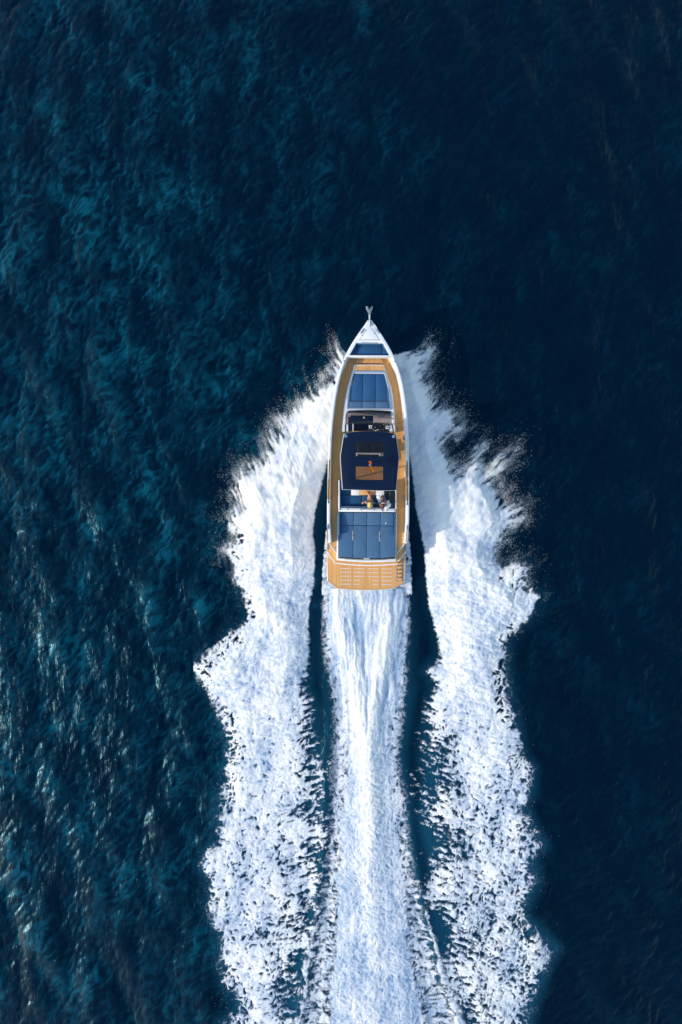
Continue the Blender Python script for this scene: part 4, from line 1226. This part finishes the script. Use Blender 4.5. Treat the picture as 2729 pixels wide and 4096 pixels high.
def head(c, face, r=.098):
    """A head with brow, nose, chin and ears, facing along face; centre c."""
    c = Vector(c); f = Vector(face).normalized()
    up = Vector((0, 0, 1)); up = (up - f * up.dot(f)).normalized(); lat = f.cross(up)
    bm = bmesh.new()
    bmesh.ops.create_uvsphere(bm, u_segments=24, v_segments=18, radius=1.0)
    for v in bm.verts:
        x, y, z = v.co
        sx = r * .80 * (1 - .18 * max(0, -z)); sy = r * 1.0; sz = r * 1.22
        p = lat * x * sx + f * y * sy + up * z * sz
        if y > .3 and abs(x) < .22 and -.30 < z < .12: p += f * r * .22 * (1 - abs(x) / .22) * (0.12 - z) / .42
        if y > .4 and z < -.55 and abs(x) < .45: p += f * r * .12
        if y > .5 and .05 < z < .25 and .2 < abs(x) < .5: p -= f * r * .06
        if abs(x) > .9 and abs(z) < .3 and abs(y) < .25: p += lat * math.copysign(r * .10, x)
        v.co = c + p
    me = bpy.data.meshes.new('tmp'); bm.to_mesh(me); bm.free()
    return me, f, up, lat

def face_parts(c, f, up, lat, r, parent):
    c = Vector(c)
    for s in (-1, 1):
        bm = bmesh.new()
        bmesh.ops.create_uvsphere(bm, u_segments=10, v_segments=8, radius=r * .11)
        bmesh.ops.translate(bm, verts=bm.verts, vec=c + f * r * .84 + up * r * .14 + lat * s * r * .32)
        finish('eye', bm, M['eye'], parent, 60)
    m = c + f * r * .93 - up * r * .52
    tube('mouth', [m - lat * r * .22, m + f * r * .05, m + lat * r * .22], r * .05, M['lip'], parent, 6)

def wpt(crop, vx, vy, z):
    x, y = at(crop, vx, vy, z)
    c, s = math.cos(BR), math.sin(BR)
    return Vector((BO.x + x * c - y * s, BO.y + x * s + y * c, z))

def person(loc, label):
    root = bpy.data.objects.new('person', None); COL.objects.link(root)
    root.location = loc
    tag(root, label, 'person', 'two people sitting on the cockpit seat')
    return root

def hair_cap(c, f, up, lat, r, name, m, parent, tails):
    bm = bmesh.new()
    bmesh.ops.create_uvsphere(bm, u_segments=22, v_segments=16, radius=1.0)
    kill = []
    for v in bm.verts:
        x, y, z = v.co
        if y > .45 and z < .55: kill.append(v)
        elif z < -.55: kill.append(v)
        v.co = Vector(c) + lat * x * r * .93 + f * (y * r * 1.10 - .01) + up * z * r * 1.30
    bmesh.ops.delete(bm, geom=kill, context='VERTS')
    me = bpy.data.meshes.new('tmp'); bm.to_mesh(me); bm.free()
    parts = [me] + [skin_data([t], 2) for t in tails]
    return link(name, join_meshes(name, parts), m, parent)

def person_one():
    o = wpt(CB, 828, 1630, 1.5)
    root = person(o, 'seated person with loose blonde hair, grey print top and bare crossed legs')
    R = lambda vx, vy, z: tuple(wpt(CB, vx, vy, z) - o)
    pel = (*R(828, 1618, 1.60), .135); waist = (*R(829, 1632, 1.78), .115); chest = (*R(829, 1640, 1.98), .135); neck = (*R(828, 1640, 2.12), .055); nk2 = (*R(827, 1632, 2.19), .05)
    hipl = (*R(812, 1600, 1.60), .095); hipr = (*R(846, 1600, 1.60), .095)
    kl = (*R(806, 1508, 1.80), .062); kr = (*R(822, 1500, 1.82), .062)
    al = (*R(868, 1455, 1.74), .042); ar = (*R(785, 1450, 1.74), .042)
    fl = (*R(905, 1436, 1.72), .036); fr = (*R(764, 1430, 1.72), .036)
    shl = (*R(796, 1632, 2.04), .058); shr = (*R(862, 1636, 2.04), .058)
    ell = (*R(758, 1598, 1.82), .042); wrl = (*R(732, 1612, 1.74), .030)
    elr = (*R(870, 1596, 1.80), .042); wrr = (*R(846, 1560, 1.72), .030)
    body = skin_data([[pel, waist, chest, neck, nk2], [pel, hipl, kl, al, fl], [pel, hipr, kr, ar, fr], [chest, shl, ell, wrl], [chest, shr, elr, wrr]])
    hc = Vector(R(826, 1624, 2.28))
    hm, f, up, lat = head(hc, (0, .92, .18))
    hands = hand(wrl[:3], Vector(R(706, 1620, 1.72)) - Vector(wrl[:3]), 1) + hand(wrr[:3], (-.3, .9, -.2), -1)
    b = link('body', join_meshes('body', [body, hm] + hands), M['skin'], root)
    face_parts(hc, f, up, lat, .098, b)
    top = skin_data([[(*pel[:3], .16), (*waist[:3], .14), (*chest[:3], .155), (*R(828, 1642, 2.07), .09)], [(*chest[:3], .155), (*shl[:3], .08), (*R(768, 1604, 1.88), .075)], [(*chest[:3], .155), (*shr[:3], .08), (*R(868, 1606, 1.86), .07)],
                     [(*pel[:3], .16), (*R(828, 1560, 1.66), .10)]])
    link('top', top, M['cloth_grey'], root)
    hair_cap(hc, f, up, lat, .105, 'hair', M['blonde'], root,
             [[(*R(826, 1632, 2.36), .085), (*R(824, 1660, 2.28), .10), (*R(828, 1682, 2.14), .085), (*R(836, 1692, 2.02), .05)], [(*R(806, 1640, 2.30), .05), (*R(798, 1672, 2.14), .05), (*R(806, 1690, 2.0), .03)], [(*R(846, 1640, 2.30), .05), (*R(858, 1672, 2.14), .05), (*R(862, 1692, 2.02), .03)]])

def person_two():
    o = wpt(CB, 1040, 1650, 1.5)
    root = person(o, 'seated person with dark ponytail and white dress, arms folded')
    R = lambda vx, vy, z: tuple(wpt(CB, vx, vy, z) - o)
    pel = (*R(1045, 1640, 1.60), .14); waist = (*R(1045, 1650, 1.78), .115); chest = (*R(1042, 1652, 1.98), .13); neck = (*R(1040, 1655, 2.12), .055); nk2 = (*R(1040, 1656, 2.19), .05)
    hipl = (*R(1018, 1612, 1.62), .10); hipr = (*R(1066, 1612, 1.62), .10)
    kl = (*R(965, 1515, 1.66), .065); kr = (*R(1022, 1505, 1.66), .065)
    al = (*R(975, 1460, 1.36), .042); ar = (*R(1040, 1450, 1.36), .042)
    fl = (*R(985, 1432, 1.28), .036); fr = (*R(1052, 1425, 1.28), .036)
    shl = (*R(1000, 1655, 2.04), .060); shr = (*R(1082, 1652, 2.04), .060)
    ell = (*R(994, 1612, 1.84), .045); wrl = (*R(1018, 1592, 1.80), .032)
    elr = (*R(1094, 1608, 1.84), .045); wrr = (*R(1066, 1588, 1.80), .032)
    body = skin_data([[pel, waist, chest, neck, nk2], [pel, hipl, kl, al, fl], [pel, hipr, kr, ar, fr], [chest, shl, ell, wrl], [chest, shr, elr, wrr]])
    hc = Vector(R(1040, 1662, 2.28))
    hm, f, up, lat = head(hc, (.10, .9, -.15))
    hands = hand(wrl[:3], (.9, .25, 0), 1) + hand(wrr[:3], (-.9, .2, .05), -1)
    b = link('body', join_meshes('body', [body, hm] + hands), M['skin_dark'], root)
    face_parts(hc, f, up, lat, .098, b)
    dress = skin_data([[(*pel[:3], .165), (*waist[:3], .135), (*chest[:3], .15), (*R(1040, 1648, 2.06), .10)], [(*pel[:3], .165), (*R(1012, 1590, 1.64), .15), (*R(968, 1520, 1.66), .13), (*R(965, 1488, 1.52), .12)],
                       [(*pel[:3], .165), (*R(1062, 1590, 1.64), .14), (*R(1024, 1510, 1.66), .125), (*R(1025, 1484, 1.52), .11)], [(*R(1030, 1575, 1.65), .14), (*R(996, 1512, 1.66), .12)]])
    link('dress', dress, M['cloth_white'], root)
    hair_cap(hc, f, up, lat, .105, 'hair', M['brunette'], root,
             [[(*R(1036, 1670, 2.36), .06), (*R(1026, 1700, 2.34), .05), (*R(1030, 1728, 2.26), .04), (*R(1048, 1760, 2.16), .015)]])
person_one()
person_two()

# ------------------------------------------------------------------ loose things on the seat
def soft_box(name, centre, size, m, rot, label, cat, seed):
    bm = bmesh.new()
    bmesh.ops.create_cube(bm, size=2.0)
    bmesh.ops.subdivide_edges(bm, edges=bm.edges[:], cuts=7, use_grid_fill=True)
    rng = random.Random(seed)
    for v in bm.verts:
        x, y, z = v.co
        pin = 1 - .42 * min(1, (abs(x) ** 3 * abs(y) ** 0 + abs(y) ** 3) * .5)
        k = (1 - .10 * abs(y) ** 2 * (1 - abs(x)))
        v.co = (x * size[0] * (1 - .1 * (1 - abs(y)) * abs(x)), y * size[1] * (1 - .1 * (1 - abs(x)) * abs(y)), z * size[2] * pin + rng.uniform(-.006, .006))
    bmesh.ops.smooth_vert(bm, verts=bm.verts, factor=.6, use_axis_x=True, use_axis_y=True, use_axis_z=True)
    o = finish(name, bm, m, None, 80)
    o.location = centre; o.rotation_euler = rot
    tag(o, label, cat)
    return o
soft_box('pillow', wpt(CB, 1112, 1652, 1.80), (.19, .16, .07), M['cloth_white'], (.35, .1, .6), 'white pillow on the blue seat beside the dark haired person', 'pillow', 3)
bag = soft_box('duffel_bag', wpt(CB, 1186, 1575, 1.66), (.165, .46, .16), M['bag'], (0, 0, -.08), 'black soft bag lying on the blue corner seat by the starboard side', 'bag', 5)
tube('strap', [(-.12, -.25, .12), (-.10, -.12, .24), (-.10, .12, .24), (-.12, .25, .12)], .018, M['black'], bag)
